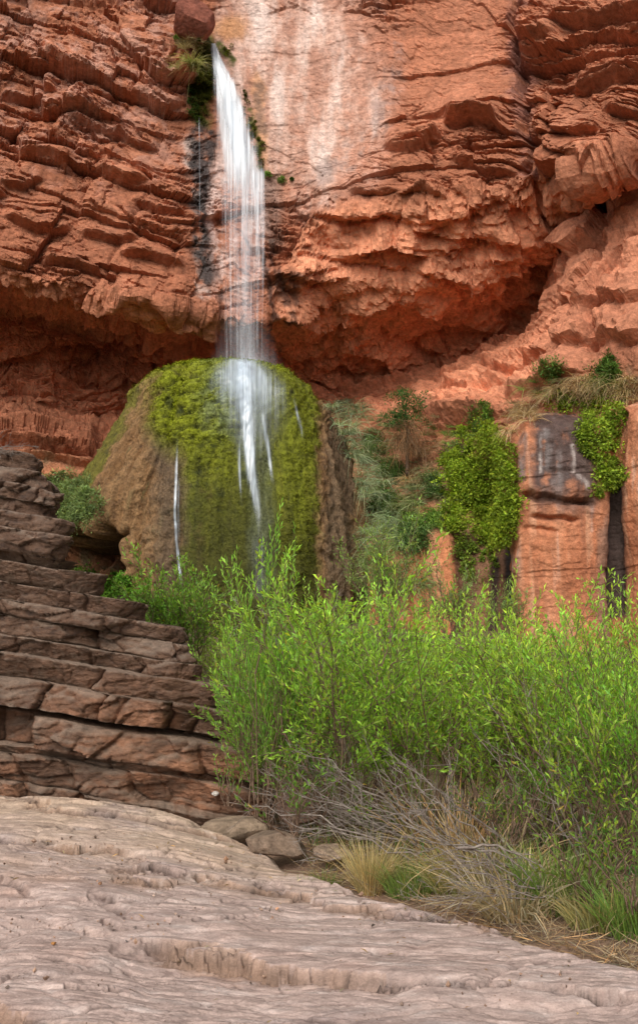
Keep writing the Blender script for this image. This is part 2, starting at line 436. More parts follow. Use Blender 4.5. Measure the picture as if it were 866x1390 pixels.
g2, q2 = facet(Aw, Bw, .55, 42, .2, 2.4, .5, .45, .55, .2)
lw = left[...]
fine_ = sstep(fbm(X * .8, Y * .8, Z * .8, 3, .5, 24), -.25, .4)
Ak, Bk = A + .16 * wa, B + .16 * wb
nz = fbm(X * 4, Y * 4, Z * 4, 3, .6, 25); Ak2, Bk2 = A + .07 * nz + .05 * wa, B + .07 * fbm(X * 4, Y * 4, Z * 4, 3, .6, 26) + .05 * wb
k1, kr1 = blocks(Ak, Bk, 1.5, 1.5, 301, -.38, .5, .35, .3); k2, kr2 = blocks(Ak2, Bk2, .55, 1.7, 302, -.22, .7, .5, .45, .15); k3, kr3 = blocks(Ak2, Bk2, .22, 1.6, 303, -.5, .8, .6, .5, .15)
h1, hr1 = blocks(Ak, Bk, 1.3, 2.4, 304, .10, .5, .3, .3); h2, hr2 = blocks(Ak2, Bk2, .5, 2.0, 305, .16, .7, .4, .4, .15); h3, hr3 = blocks(Ak2, Bk2, .2, 1.8, 306, .05, .8, .5, .5, .15)
ms = [sstep(fbm(X * .7 + 9 * q_, Y * .7, Z * .7, 3, .5, 340 + q_), -.3, .3) for q_ in range(4)]      # where each size of break shows
d = d + rough * (lw * (.6 * k1 + .45 * f1 + ms[0] * .55 * k2 + (1 - ms[0]) * .45 * f2 + ms[1] * .6 * k3) + (1 - lw) * (.42 * h1 + .4 * f1 + ms[2] * .5 * h2 + (1 - ms[2]) * .42 * f2 + ms[3] * (.35 * h3 + .45 * k3)) + .55 * fine_ * f3 + .55 * fine_ * f4)
# bedding in the alcove and on the shelf
zz = Z + .10 * X * (PX > 430) + .25 * wa + .06 * fbm(X * 3, Y * 3, Z * 3, 2, .5, 71)
def strata(z, per, seed, sharp=.18):
    q = z / per; i = np.floor(q); fr_ = q - i
    hh = _h(i.astype(np.int64), i.astype(np.int64) * 0, i.astype(np.int64) * 0, seed)
    hn = _h(i.astype(np.int64) + 1, i.astype(np.int64) * 0, i.astype(np.int64) * 0, seed)
    return lerp(hh, hn, sstep(fr_, 1 - sharp, 1)) - .5 - .5 * np.exp(-((fr_ - 1 + sharp / 2) / .07)**2)
st = strata(zz, 1.15, 5) * .55 + strata(zz + .3 * wb, .42, 6) * .2 * sstep(patch, -.3, .3)
d = d + st * (0.9 * np.maximum(alc * sstep(PX, 700, 380) if False else alc * .75, shelf * .8) * (1 - .75 * rightm) + .16 * face * rough)
lump = fbm(X * .8, Y * .8, Z * .8, 4, .5, 61, True)
d = d + (.42 * lump * alc * sstep(PX, 330, 420) + .3 * fbm(X * .5, Y * .5, Z * .5, 3, .5, 62, True) * rightm)

d = d + (1 - face) * (1 - sstep(PY, 560, 640)) * (1 - sstep(PX, 300, 420)) * (.5 * h1 + .3 * f1 + .6 * h2 + .4 * f3)
# overhanging shelves and blocks, placed one by one
def jut(pts, amp, reach, px=PX, py=PY):
    """rock standing out above a broken edge line, cut back underneath it"""
    global d
    xs = [p[0] for p in pts]; ys = [p[1] for p in pts]
    wx = px + 5 * wa + 3 * wb; wy = py + 6 * wb
    e = np.interp(wx, xs, ys) - wy                                    # >0 above the edge
    m = np.exp(-np.maximum(e, 0) / reach) * sstep(e, -3, 1.5)
    end = sstep(wx, xs[0] - 6, xs[0] + 14) * (1 - sstep(wx, xs[-1] - 14, xs[-1] + 6))
    under = np.exp(-np.maximum(-e, 0) / (reach * .5)) * sstep(e, 2, -3)
    d = d + amp * end * (m - .55 * under)
for pts, amp, reach in [
    ([(605, 166), (640, 160), (668, 166), (692, 182)], .75, 30),
    ([(520, 196), (560, 203), (605, 190)], .32, 22),
    ([(615, 218), (660, 232), (700, 230)], .3, 22),
    ([(700, 62), (725, 66), (760, 50)], .4, 30),
    ([(755, 30), (800, 42), (866, 30), (960, 30)], .55, 34),
    ([(775, 122), (800, 110), (840, 112), (900, 100)], .5, 34),
    ([(752, 175), (790, 188), (815, 184)], .35, 26),
    ([(725, 225), (760, 222), (800, 236), (870, 206)], .8, 60),
    ([(820, 150), (850, 158), (930, 150)], .4, 30),
    ([(555, 160), (590, 158), (610, 150)], .22, 18),
    ([(540, 262), (570, 255), (600, 262)], .28, 20),
    ([(470, 250), (500, 262), (540, 255)], .3, 22),
    ([(620, 270), (650, 275), (690, 268)], .3, 22),
    ([(440, 290), (480, 300), (520, 290)], .28, 20),
    ([(560, 310), (600, 322), (640, 315), (690, 322)], .35, 24),
    ([(480, 345), (530, 335), (580, 348)], .4, 24),
    ([(600, 372), (650, 380), (700, 365)], .42, 24),
    ([(390, 372), (430, 385), (470, 378)], .35, 22),
    ([(470, 415), (540, 405), (600, 425)], .4, 22),
    ([(380, 430), (430, 440), (480, 430)], .35, 20),
    ([(0, 110), (40, 122), (80, 118)], .35, 26), ([(60, 70), (95, 92), (130, 100)], .3, 24),
    ([(20, 196), (70, 205), (100, 225)], .35, 26), ([(95, 150), (140, 172), (170, 180)], .38, 26),
    ([(150, 172), (185, 190), (215, 196)], .3, 22), ([(110, 305), (150, 318), (185, 322)], .35, 26),
    ([(180, 270), (215, 285), (250, 292)], .32, 24), ([(10, 290), (50, 305), (95, 300)], .35, 26),
    ([(-90, 250), (-30, 262), (10, 255)], .35, 26), ([(60, 350), (110, 362), (160, 372)], .4, 26),
    ([(165, 338), (205, 345), (245, 362)], .38, 24), ([(195, 130), (225, 142), (250, 140)], .25, 20),
    ([(0, 240), (30, 246), (60, 240)], .3, 22), ([(130, 225), (165, 240), (200, 245)], .34, 24),
    ([(-160, 372), (-20, 372), (60, 392), (110, 406), (190, 408), (250, 430), (300, 446)], .3, 40),
    ([(0, 508), (60, 514), (110, 530)], .4, 24), ([(-60, 585), (20, 590), (90, 604), (132, 600)], .45, 36),
    ([(30, 612), (90, 618), (130, 628)], .3, 16), ([(60, 452), (120, 462), (170, 480)], .4, 24),
    ([(440, 520), (500, 528), (560, 520)], .45, 18), ([(560, 560), (600, 566), (660, 558)], .5, 20),
    ([(600, 530), (640, 536), (690, 520)], .4, 18), ([(650, 500), (700, 505), (760, 480)], .4, 22),
    ([(690, 540), (740, 530), (790, 505)], .4, 22), ([(755, 332), (790, 344), (822, 330)], .45, 40),
    ([(790, 420), (830, 412), (880, 420)], .35, 26), ([(770, 470), (820, 462), (880, 470)], .35, 24),
]: jut(pts, amp, reach)
# creases: slot above the rounded mass, seam of the purple vein, joints in the mass
d = d - .5 * stroke([(700, 0), (698, 90), (712, 170), (718, 230), (740, 290)], 5, .8)
d = d - .55 * stroke([(822, 285), (818, 345), (800, 395), (775, 420)], 6, .8) - .4 * stroke([(866, 330), (820, 400), (800, 470)], 5, .8)
d = d - .35 * stroke([(560, 470), (600, 500), (660, 470)], 5, .8)
d = d + .035 * fbm(X * 7, Y * 7, Z * 7, 3, .6, 81) * rough + .02 * fbm(X * 2, Y * 2, Z * 9, 3, .6, 82)
P2 = P + N * d[..., None]
# ---- colour
n1 = fbm(X * .6, Y * .6, Z * .6, 4, .6, 91); n2 = fbm(X * 2.5, Y * 2.5, Z * 2.5, 4, .6, 92)
n3 = fbm(X * 1.2, Y * 1.2, Z * .22, 4, .6, 93)                       # vertical run-off
C = np.empty(P.shape, f32); C[:] = (.37, .138, .072)
C = mixc(C, (.46, .19, .108), sstep(n1, -.05, .5)); C = mixc(C, (.25, .083, .045), sstep(n2, .05, .6) * .8)
C = mixc(C, (.50, .28, .21), (.65 * left * sstep(n2 + .5 * (r2 - .5), -.15, .4) * sstep(PY, 340, 120)))
C = mixc(C, (.70, .29, .16), alc * .9)  # alcove rock painted lighter to offset the shade under the overhang
C = mixc(C, (.44, .175, .098), np.maximum(rightm, smooth_mid * .7) * .8)
C = C * (1 + .22 * (np.where(left > .5, kr2, hr2) - .5) + .16 * (np.where(left > .5, kr1, hr1) - .5))[..., None]
pstreak = sstep(n3 + .5 * n2, -.35, .25)
C = mixc(C, (.66, .43, .34), pale * (.35 + .65 * pstreak))
C = mixc(C, (.76, .60, .53), pale * sstep(n3, -.05, .4) * .8)
C = mixc(C, (.62, .30, .14), stroke([(350, 110), (352, 160), (362, 225)], 9) * .7)
C = mixc(C, (.55, .27, .12), ell(315, 38, 26, 16) * .8)
C = mixc(C, (.70, .52, .46), .85 * ell(316, 300, 46, 110, .45) * sstep(n2 + 1.5 * n3, -.35, .3))
C = mixc(C, (.62, .5, .44), .7 * stroke([(262, 190), (268, 300), (272, 400)], 8) * sstep(n2, -.4, .2))
C = mixc(C, (.22, .11, .10), .6 * stroke([(700, 0), (698, 90), (712, 170), (718, 230)], 13) * sstep(n2, -.4, .2))
C = mixc(C, (.24, .16, .14), .6 * stroke([(525, 20), (535, 90), (520, 160), (480, 200), (430, 240)], 14) * sstep(n2 + n3, -.2, .3))
C = mixc(C, (.58, .42, .36), .5 * stroke([(470, 60), (500, 150), (470, 240), (440, 330)], 16) * sstep(n3, -.1, .3))
# black run-off stains
blk = np.maximum.reduce([stroke([(270, 165), (272, 240), (268, 320), (280, 385)], 11, .7), stroke([(284, 175), (279, 260)], 9, .7), .8 * stroke([(372, 330), (382, 400), (398, 440)], 6), .8 * stroke([(360, 350), (372, 470)], 4),
    .7 * stroke([(392, 370), (400, 410)], 6), .6 * stroke([(300, 400), (290, 440)], 5), .6 * stroke([(348, 120), (356, 170)], 9)])
C = mixc(C, (.03, .026, .026), np.clip(blk * sstep(n2 + n3, -.45, .05), 0, 1) * .93)
C = mixc(C, (.16, .10, .075), .6 * stroke([(362, 240), (372, 330)], 12))
mossm = np.maximum.reduce([stroke([(280, 62), (274, 110), (278, 150)], 13), stroke([(300, 62), (312, 80)], 6), stroke([(338, 150), (352, 200), (357, 225)], 5)])
C = mixc(C, (.085, .088, .012), mossm * sstep(n2, -.5, .1))
# soil and litter on the slope under the shelf
soil = sstep(PY - np.interp(PX, pxs, kc[:, 8, 0]), 0, 40)
C = mixc(C, (.36, .17, .085), soil * .7); C = mixc(C, (.23, .18, .10), soil * sstep(n2, -.1, .4) * .8)
C = mixc(C, (.50, .20, .10), ell(105, 640, 55, 14) * .9)
wet = np.clip(.75 * ell(320, 380, 60, 110) + blk + mossm * .4, 0, 1)
me = mesh_arrays('cliff', P2, grid_faces(*P.shape[:2]), False, np.clip(C, 0, 1), {'wet': wet})
cliff = tag(link_mesh('cliff', me, M['cliff']), kind='structure')
print('cliff', P.shape, time.time() - T0)
CL = dict(P=P2, px=None)

# depth survey of everything solid (used to root plants on the rock)
DB = np.full((760, 520), 1e3)
def splat(V):
    px, py, y = to_px(V.reshape(-1, 3))
    ix = ((px + 80) / 2).astype(int); iy = ((py + 60) / 2).astype(int)
    ok = (ix >= 0) & (ix < 520) & (iy >= 0) & (iy < 760)
    np.minimum.at(DB, (iy[ok], ix[ok]), y[ok])
def surfY(px, py, DB=None):
    DB = globals()['DB'] if DB is None else DB
    ix = np.clip(((np.asarray(px) + 80) / 2).astype(int), 1, 518); iy = np.clip(((np.asarray(py) + 60) / 2).astype(int), 1, 758)
    s = np.stack([DB[iy + a, ix + b] for a in (-1, 0, 1) for b in (-1, 0, 1)], 0)
    return np.min(s, 0)
splat(P2)

# ================================================================== TRAVERTINE MOUND
Y0 = 25.6
prof = np.array([(497,290,338),(499,262,356),(504,232,376),(514,206,396),(530,186,416),(548,177,434),(572,168,447),(600,150,459),(650,119,474),(700,92,487),(750,82,495),(800,77,502),(960,68,512)], float)
pyr = np.concatenate([np.linspace(497, 520, 40), np.linspace(520, 960, 330)[1:]])
Lx = at(np.interp(pyr, prof[:, 0], prof[:, 1]), pyr, Y0); Rx = at(np.interp(pyr, prof[:, 0], prof[:, 2]), pyr, Y0)
cx = blur(np.repeat(((Lx[:, 0] + Rx[:, 0]) / 2)[:, None], 3, 1), 10)[:, 1]; R = ((Rx[:, 0] - Lx[:, 0]) / 2)
R = blur(np.repeat(R[:, None], 3, 1), 3)[:, 1]
zr = Lx[:, 2]
zr = CAMZ + (zr - CAMZ) * (1 - .042 * np.exp(-(zr[0] - zr) / 1.0))
# crown closes over the top
ncap = 30
tcap = np.linspace(0, 1, ncap, endpoint=False)
R = np.concatenate([R[0] * tcap, R]); cx = np.concatenate([np.full(ncap, cx[0]), cx]); zr = np.concatenate([zr[0] + .03 * (1 - tcap**2), zr])
ph = np.concatenate([np.linspace(-.5, math.pi + .5, 560), np.linspace(math.pi + .5, 2 * math.pi - .5, 60)[1:]])
PH, RR = np.meshgrid(ph, R); ZZ = np.repeat(zr[:, None], len(ph), 1); CXX = np.repeat(cx[:, None], len(ph), 1)
deg = np.degrees(PH)
hh = (zr[0] - ZZ)                                                     # below the crown
wob = 5 * fbm(ZZ * .7, PH * 2, None, 3, .5, 101)
rim = sstep(hh, -.05, .8)
bul = sstep(deg + wob, 66, 82) * (1 - sstep(deg + wob, 139, 145))
bul2 = sstep(deg + wob, 82, 104) * (1 - sstep(deg + wob, 118, 139))
dr = (.42 * bul + .2 * bul2) * rim + rim * (.22 * fbm(PH * 2.2, ZZ * .35, None, 3, .55, 103) + .10 * fbm(PH * 6, ZZ * .5, None, 3, .55, 104)) - .22 * rim * np.exp(-((deg + wob - 72) / 5)**2)
dr -= .35 * np.exp(-((deg + wob - 146) / 3.0)**2) * rim
# undercut skirt on the left, above the little cave
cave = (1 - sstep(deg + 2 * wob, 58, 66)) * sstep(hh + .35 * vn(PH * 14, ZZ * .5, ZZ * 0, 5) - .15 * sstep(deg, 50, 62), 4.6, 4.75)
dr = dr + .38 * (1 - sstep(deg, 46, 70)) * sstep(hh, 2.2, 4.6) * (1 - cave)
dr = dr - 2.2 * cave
ex = RR + dr * np.clip(RR / 1.2, 0, 1)
XX = CXX - np.cos(PH) * ex; YM = Y0 - np.sin(PH) * ex * .78
Pm = np.stack([XX, YM, ZZ], -1)
pmx, pmy, _ = to_px(Pm)
am = (PH * np.clip(RR, .6, 3.2)).astype(f32); zm = ZZ.astype(f32)
Xm, Ym, Zm = [Pm[..., i].astype(f32) for i in range(3)]
mn = fbm(Xm * 1.2, Ym * 1.2, Zm * 1.2, 4, .6, 111); mn2 = fbm(Xm * 4, Ym * 4, Zm * 4, 4, .6, 112); fl = fbm(am * 2.6, zm * .28, None, 4, .6, 113); fl2 = fbm(am * 9, zm * .7, None, 3, .6, 114)
mwx = pmx + 14 * mn + 9 * mn2; mwy = pmy + 22 * mn + 12 * mn2
# where moss grows
top = 1 - sstep(hh + .5 * mn + .4 * mn2, .15, .95)
lft = 1 - sstep(mwx - np.interp(pmy, prof[:, 0], prof[:, 1]), 3, 15)
col_ = sstep(mwx, 236, 262) * (1 - sstep(mwx, 424, 436))
lob = ell(262, 560, 62, 62, .35, mwx, mwy)
gm = np.clip(np.maximum.reduce([top * (1 - sstep(mwx, 436, 446)), lft * .8, col_, lob]), 0, 1)
lumpy = np.clip(np.maximum.reduce([top, lob, col_ * (1 - sstep(mwx, 300, 335)) * .9 * (1 - sstep(mwy, 590, 690)), .45 * col_ * sstep(mwx, 375, 395)]), 0, 1) * gm
F1, F2, *_r = worley(am / .17 + .4 * mn2, zm / .11 + .4 * mn, 121)
F1b, F2b, *_q = worley(am / .36 + .4 * mn, zm / .26 + .3 * mn2, 122)
cush = (1 - F1**1.5); cushb = (1 - F1b**1.6)
disp = .11 * cush * lumpy + .19 * cushb * lumpy + .10 * fl * rim + .035 * fl2 * rim + .10 * mn * rim
F3, F4, *_s = worley(am / .16, zm / .3, 123)
rn_ = fbm(am * 4.5, zm * .22, None, 4, .6, 151, True)
disp += (1 - gm) * rim * .10 * rn_
disp += (1 - gm) * rim * (.16 * fbm(am * 3, zm * 1.6, None, 4, .6, 131) + .08 * (1 - F3) + .16 * sstep(mn, .1, .5) * (1 - F1b))
Nm = normals(Pm); sg = np.sign((Nm * (Pm - np.array([cx[0], Y0, zr[0] - 4]))).sum(-1, keepdims=True)); Nm = blur(Nm * sg, 2)
Nm /= np.maximum(np.linalg.norm(Nm, axis=-1, keepdims=True), 1e-6)
Pm2 = Pm + Nm * disp[..., None]
Cm = np.empty(Pm.shape, f32); Cm[:] = (.19, .098, .038)
Cm = mixc(Cm, (.30, .165, .072), sstep(fl + .6 * mn2, -.05, .5)); Cm = mixc(Cm, (.11, .055, .026), sstep(mn2 - .5 * fl, 0, .5) * .85)
pit_ = sstep(fbm(Xm * 7, Ym * 7, Zm * 5, 3, .6, 141), .12, .4); Cm = mixc(Cm, (.075, .038, .02), pit_ * .75 * sstep(mn, -.4, .2)); Cm = mixc(Cm, (.37, .225, .11), sstep(fbm(Xm * 9, Ym * 9, Zm * 3, 3, .6, 142), .15, .5) * .5)
Cm = mixc(Cm, (.10, .13, .045), .55 * sstep(fl2 + mn, .25, .7) * (1 - gm))
Cm = mixc(Cm, (.09, .05, .028), .75 * sstep(-rn_, -.1, .45)); Cm = mixc(Cm, (.36, .215, .10), .45 * sstep(rn_, .25, .7))
dark = stroke([(230, 600), (238, 700), (244, 800)], 24, .6, mwx, mwy)
Cm = mixc(Cm, (.105, .075, .048), dark * .75 * sstep(fl2 + rn_, -.7, .2)); Cm = mixc(Cm, (.38, .27, .14), .6 * stroke([(255, 650), (262, 820)], 5, .7, mwx, mwy))
Cm = mixc(Cm, (.13, .09, .055), sstep(mwx, 432, 446) * .75); Cm = mixc(Cm, (.30, .17, .07), sstep(mwx, 470, 478) * .6)
mc = np.empty(Pm.shape, f32); mc[:] = (.125, .13, .012)
mc = mixc(mc, (.26, .29, .014), np.clip(lumpy * sstep(cush * .5 + cushb * .5 + .3 * mn2, .45, .85), 0, 1)); mc = mixc(mc, (.03, .04, .008), sstep(-mn2 - .4 * cushb, -.25, .3) * .85)
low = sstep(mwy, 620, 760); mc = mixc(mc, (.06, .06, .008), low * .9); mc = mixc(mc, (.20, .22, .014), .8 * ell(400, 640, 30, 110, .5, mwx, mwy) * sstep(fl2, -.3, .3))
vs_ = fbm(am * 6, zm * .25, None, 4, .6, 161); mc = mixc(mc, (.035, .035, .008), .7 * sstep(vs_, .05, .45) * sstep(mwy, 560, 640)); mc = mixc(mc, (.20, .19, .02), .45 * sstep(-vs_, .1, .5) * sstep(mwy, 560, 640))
mc = mixc(mc, (.09, .055, .02), .5 * ell(285, 720, 26, 80, .5, mwx, mwy) * sstep(fl + mn2, -.1, .4))
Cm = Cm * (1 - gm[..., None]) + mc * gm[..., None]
grey = ell(318, 545, 42, 60, .5, mwx, mwy) * sstep(mn2 + fl2, -.5, .4)  # pale haze of the landing mist, painted into the mound colour
Cm = mixc(Cm, (.20, .25, .19), .5 * grey)
Cm = mixc(Cm, (.012, .010, .008), cave)  # cave shade put into the colour as near black
hi_ = stroke([(335, 520), (350, 640), (356, 800)], 16, .6, mwx, mwy); Cm = mixc(Cm, (.12, .14, .09), .5 * hi_)
wetm = np.clip(.25 + .6 * hi_ + .4 * dark + .4 * sstep(mwx, 434, 446), 0, 1) * (1 - cave)
base = Pm2.reshape(-1, 3).copy(); org = np.array([cx[0], Y0, zr[-1]])
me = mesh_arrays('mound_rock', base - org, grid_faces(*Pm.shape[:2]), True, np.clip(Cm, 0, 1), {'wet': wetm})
mound = empty('travertine_mound', org, 'bell shaped mound of brown travertine and green moss standing under the waterfall', 'rock mound')
link_mesh('mineral_flank', me, M['mound'], mound)
splat(Pm2)
MO = dict(P=Pm2, N=Nm, gm=gm, lumpy=lumpy, px=pmx, py=pmy, cave=cave, front=(np.sin(PH) > -.3))
print('mound', Pm.shape, time.time() - T0)
# ================================================================== PALE SLAB IN THE FOREGROUND
EDGE = np.array([(-9, 9.6), (-3.4, 9.35), (-2.2, 9.1), (-1.15, 8.75), (-.45, 8.2), (-.30, 7.9), (.05, 7.4), (.45, 6.95), (1.0, 6.25), (1.5, 5.6), (1.85, 5.25), (2.6, 4.7), (4.5, 3.6), (8, 2.2)])
def slab_edge(x): return np.interp(x, EDGE[:, 0], EDGE[:, 1])
def ground_z(x, y):
    """sandy floor: flat in front, climbing to the foot of the cliff"""
    return -.10 + 1.9 * sstep(y, 10.5, 20) + .22 * np.maximum(y - 20, 0) + .4 * sstep(y, 12, 17) * sstep(-x, 2, 4)
def slab():
    u = np.concatenate([np.linspace(-1.3, -.40, 90, endpoint=False), np.linspace(-.40, .40, 860, endpoint=False), np.linspace(.40, 1.2, 60)])
    yy = np.exp(np.linspace(math.log(2.2), math.log(3.7), 80, endpoint=False)); yy = np.concatenate([yy, np.exp(np.linspace(math.log(3.7), math.log(10.6), 760))])
    Uq, Yq = np.meshgrid(u, yy); Xq = Uq * Yq
    e = slab_edge(Xq) - Yq + .22 * fbm(Xq * 1.3, Yq * 1.3, None, 4, .55, 401)
    w1 = fbm(Xq * .6, Yq * 1.0, None, 3, .5, 402); w2 = fbm(Xq * 2.2, Yq * 3.5, None, 4, .55, 403)
    z = .035 * np.clip(-Xq, 0, 4) + .10 * sstep(Yq, 6, 9) * sstep(-Xq, 0, 2.5) + .20 * sstep(Yq, 5.5, 9.2) * sstep(-Xq, .1, 1.4) + .10 * w1 + .014 * w2
    # eroded steps between thin beds, running across and a little down to the right
    r = (Yq * .55 + Xq * .16) * 1.35 + .9 * w1 + .14 * w2 + .10 * fbm(Xq * 7, Yq * 9, None, 4, .65, 404) + .10 * (_h(np.floor(Xq * 3.1 + 2 * w2).astype(np.int64), np.floor(Yq * 1.1).astype(np.int64), np.zeros(Xq.shape, np.int64), 78) - .5)
    i = np.floor(r); fr_ = r - i
    hh_ = lambda k: _h((i + k).astype(np.int64), (i * 0).astype(np.int64), (i * 0).astype(np.int64), 77)
    brk = sstep(fbm(Xq * .9 + i * 7.3, Yq * .9, None, 3, .5, 405), -.30, .15)    # steps die out along their run
    amp = .03 + .085 * hh_(0)**2
    step = amp * brk * (sstep(fr_, .93, 1.0) - fr_)
    crack = -.03 * brk * np.exp(-((fr_ - .955) / .022)**2)
    r2 = (Yq * .5 + Xq * .10) * 5.0 + 1.6 * w1 + .8 * w2 + .12 * fbm(Xq * 12, Yq * 16, None, 3, .6, 406)
    f2_ = r2 - np.floor(r2); k2 = np.floor(r2)
    brk2 = sstep(fbm(Xq * 1.6 + k2 * 3.7, Yq * 1.6, None, 3, .5, 407), .0, .35)
    step2 = .006 * brk2 * (sstep(f2_, .9, 1.0) - f2_) - .012 * brk2 * np.exp(-((f2_ - .94) / .04)**2)
    z = z + step + crack + step2
    pit = sstep(fbm(Xq * 2.6, Yq * 3.4, None, 4, .55, 408), .46, .6); z = z - .045 * pit
    fa, _ = facet(Xq + .1 * w2, Yq * 1.3, .5, 409, .2, 2.2, .02, .02, .04, .06)
    kb, kr = blocks(Xq + .05 * w2 + .02 * fbm(Xq * 9, Yq * 9, None, 3, .6, 434), Yq * 1.6 + .12 * w2 + .03 * fbm(Xq * 9, Yq * 9, None, 3, .6, 435), .42, 2.6, 436, -.12, .10, .06, .05, .09, .03)
    kb2, kr2 = blocks(Xq + .03 * fbm(Xq * 9, Yq * 9, None, 3, .6, 437), Yq * 1.5 + .1 * w2, .16, 3.2, 438, -.2, .12, .08, .08, .12, .06)
    kmask = sstep(fbm(Xq * .7, Yq * .9, None, 3, .5, 439), -.15, .25)
    pass
    z = z + .5 * kmask * kb + .22 * sstep(fbm(Xq * .9, Yq * 1.2, None, 3, .5, 440), -.05, .3) * kb2
    z = z + .5 * fa + .004 * fbm(Xq * 16, Yq * 22, None, 4, .6, 410) + .004 * fbm(Xq * 34, Yq * 50, None, 3, .65, 411)
    gx, gy, _g = to_px(np.stack([Xq, Yq, z], -1)); gx = gx + 9 * w2 + 3 * fbm(Xq * 8, Yq * 10, None, 3, .6, 431); gy = gy + 5 * w2 + 2.5 * fbm(Xq * 8, Yq * 10, None, 3, .6, 432)
    S_ = lambda pts, wd: stroke(pts, wd, .35, gx, gy) * (.4 + .6 * sstep(fbm(Xq * 5, Yq * 7, None, 3, .6, 433), -.3, .2))
    hol = np.maximum.reduce([S_([(128, 1216), (150, 1228), (166, 1236)], 7), S_([(140, 1250), (160, 1258)], 4), S_([(352, 1200), (380, 1204)], 5), S_([(160, 1290), (195, 1300), (212, 1296)], 8), S_([(0, 1196), (22, 1200), (34, 1212)], 5),
        S_([(650, 1246), (700, 1262), (760, 1274), (840, 1284)], 5), S_([(470, 1212), (540, 1224)], 3.5), S_([(170, 1246), (230, 1250)], 2.5), S_([(262, 1248), (350, 1244)], 2.5), S_([(0, 1140), (60, 1146), (100, 1156), (140, 1150)], 4.5), S_([(90, 1338), (160, 1344)], 3), S_([(520, 1332), (690, 1336)], 2.5), S_([(200, 1112), (270, 1120), (330, 1128)], 3.5)])
    z = z - .04 * hol
    # rim: falls away to the sand behind
    z = z - .30 * (1 - sstep(e, -.22, .03)) - .06 * (1 - sstep(e, 0, .25))
    keep = e > -.42
    c1 = fbm(Xq * .8, Yq * 1.4, None, 4, .6, 421); c2 = fbm(Xq * 3, Yq * 9, None, 4, .6, 422)
    C = np.empty(Xq.shape + (3,), f32); C[:] = (.50, .385, .335)
    C = mixc(C, (.60, .50, .45), sstep(c2, -.1, .5) * .8); C = mixc(C, (.40, .255, .20), sstep(c1, .0, .5) * .7)
    C = mixc(C, (.54, .41, .29), sstep(Yq + 1.5 * c1, 6.6, 8.6) * .75)
    C = mixc(C, (.40, .325, .31), sstep(-c1 + .5 * c2, .1, .6) * .5)
    C = mixc(C, (.10, .065, .055), np.clip(brk * np.exp(-((fr_ - .955) / .03)**2) * .8 + pit * .7 + .75 * hol * sstep(c2, -.5, .2) + .6 * brk2 * np.exp(-((f2_ - .94) / .05)**2), 0, 1))
    C = mixc(C, (.42, .27, .17), brk * sstep(fr_, .80, .93) * .45 * sstep(c1, -.3, .2))
    c3 = fbm(Xq * 5, Yq * 16, None, 5, .65, 423); c4 = fbm(Xq * 14, Yq * 24, None, 4, .65, 424)
    C = C * (.80 * (1 + .30 * c3 + .26 * c4))[..., None] * np.array([1.02, .98, .97], f32); C = mixc(C, (.60, .51, .46), .5 * sstep(c3 + .5 * c2, .2, .6)); C = mixc(C, (.24, .165, .14), .5 * sstep(c4 - c1, .2, .65))
    # open joints: two families of thin dark cracks
    for (rot_, sc_, sd_, th_) in ((-.10, .62, 451, .010), (.55, 1.0, 452, .008), (-.35, .33, 453, .014)):
        jx = Xq + .07 * w2 + .03 * fbm(Xq * 6, Yq * 8, None, 3, .6, sd_); jy = Yq * 1.3 + .12 * w2 + .04 * fbm(Xq * 6, Yq * 8, None, 3, .6, sd_ + 20)
        rr_, _d, ee_ = cell1((-jx * math.sin(rot_) + jy * math.cos(rot_)) / sc_, sd_ + 40)
        on = sstep(fbm(Xq * .8 + rr_ * 5.7, Yq * 1.1, None, 3, .5, sd_ + 60), -.02, .18)
        ck = np.exp(-(ee_ * sc_ / (th_ * (.5 + Yq / 6)))**2) * on
        z = z - .03 * ck; C = mixc(C, (.06, .04, .034), np.clip(ck * .85, 0, 1))
    C = mixc(C, (.09, .06, .05), (1 - sstep(e, -.15, .02)) * .5)
    V = np.stack([Xq, Yq, z], -1)
    me = mesh_arrays('slab', V, grid_faces(*Xq.shape, keep), True, np.clip(C, 0, 1))
    o = link_mesh('rock_slab', me, M['slab']); tag(o, kind='structure'); splat(V[keep]); print('slab', time.time() - T0)
    return o

def floor_z(Xq, Yq):
    z = ground_z(Xq, Yq) + .10 * fbm(Xq * .7, Yq * .7, None, 4, .55, 501) + .03 * fbm(Xq * 4, Yq * 4, None, 3, .6, 502)
    z = z - .5 * (1 - sstep(Yq - slab_edge(Xq), -1.2, -.4))
    return z + .12 * sstep(Yq - slab_edge(Xq), .0, 1.0) * (1 - sstep(Yq, 8, 11))
def floor_():
    u = np.linspace(-1.6, 1.6, 330); yy = np.exp(np.linspace(math.log(2.0), math.log(45), 420))
    Uq, Yq = np.meshgrid(u, yy); Xq = Uq * Yq
    z = floor_z(Xq, Yq)
    c1 = fbm(Xq, Yq, None, 4, .6, 503)
    C = np.empty(Xq.shape + (3,), f32); C[:] = (.27, .17, .115)
    C = mixc(C, (.18, .125, .085), sstep(c1, -.1, .5)); C = mixc(C, (.11, .095, .045), sstep(Yq, 9, 13) * .7)
    V = np.stack([Xq, Yq, z], -1)
    o = link_mesh('canyon_floor', mesh_arrays('canyon_floor', V, grid_faces(*Xq.shape), True, np.clip(C, 0, 1)), M['sand']); tag(o, kind='structure'); splat(V)
floor_()

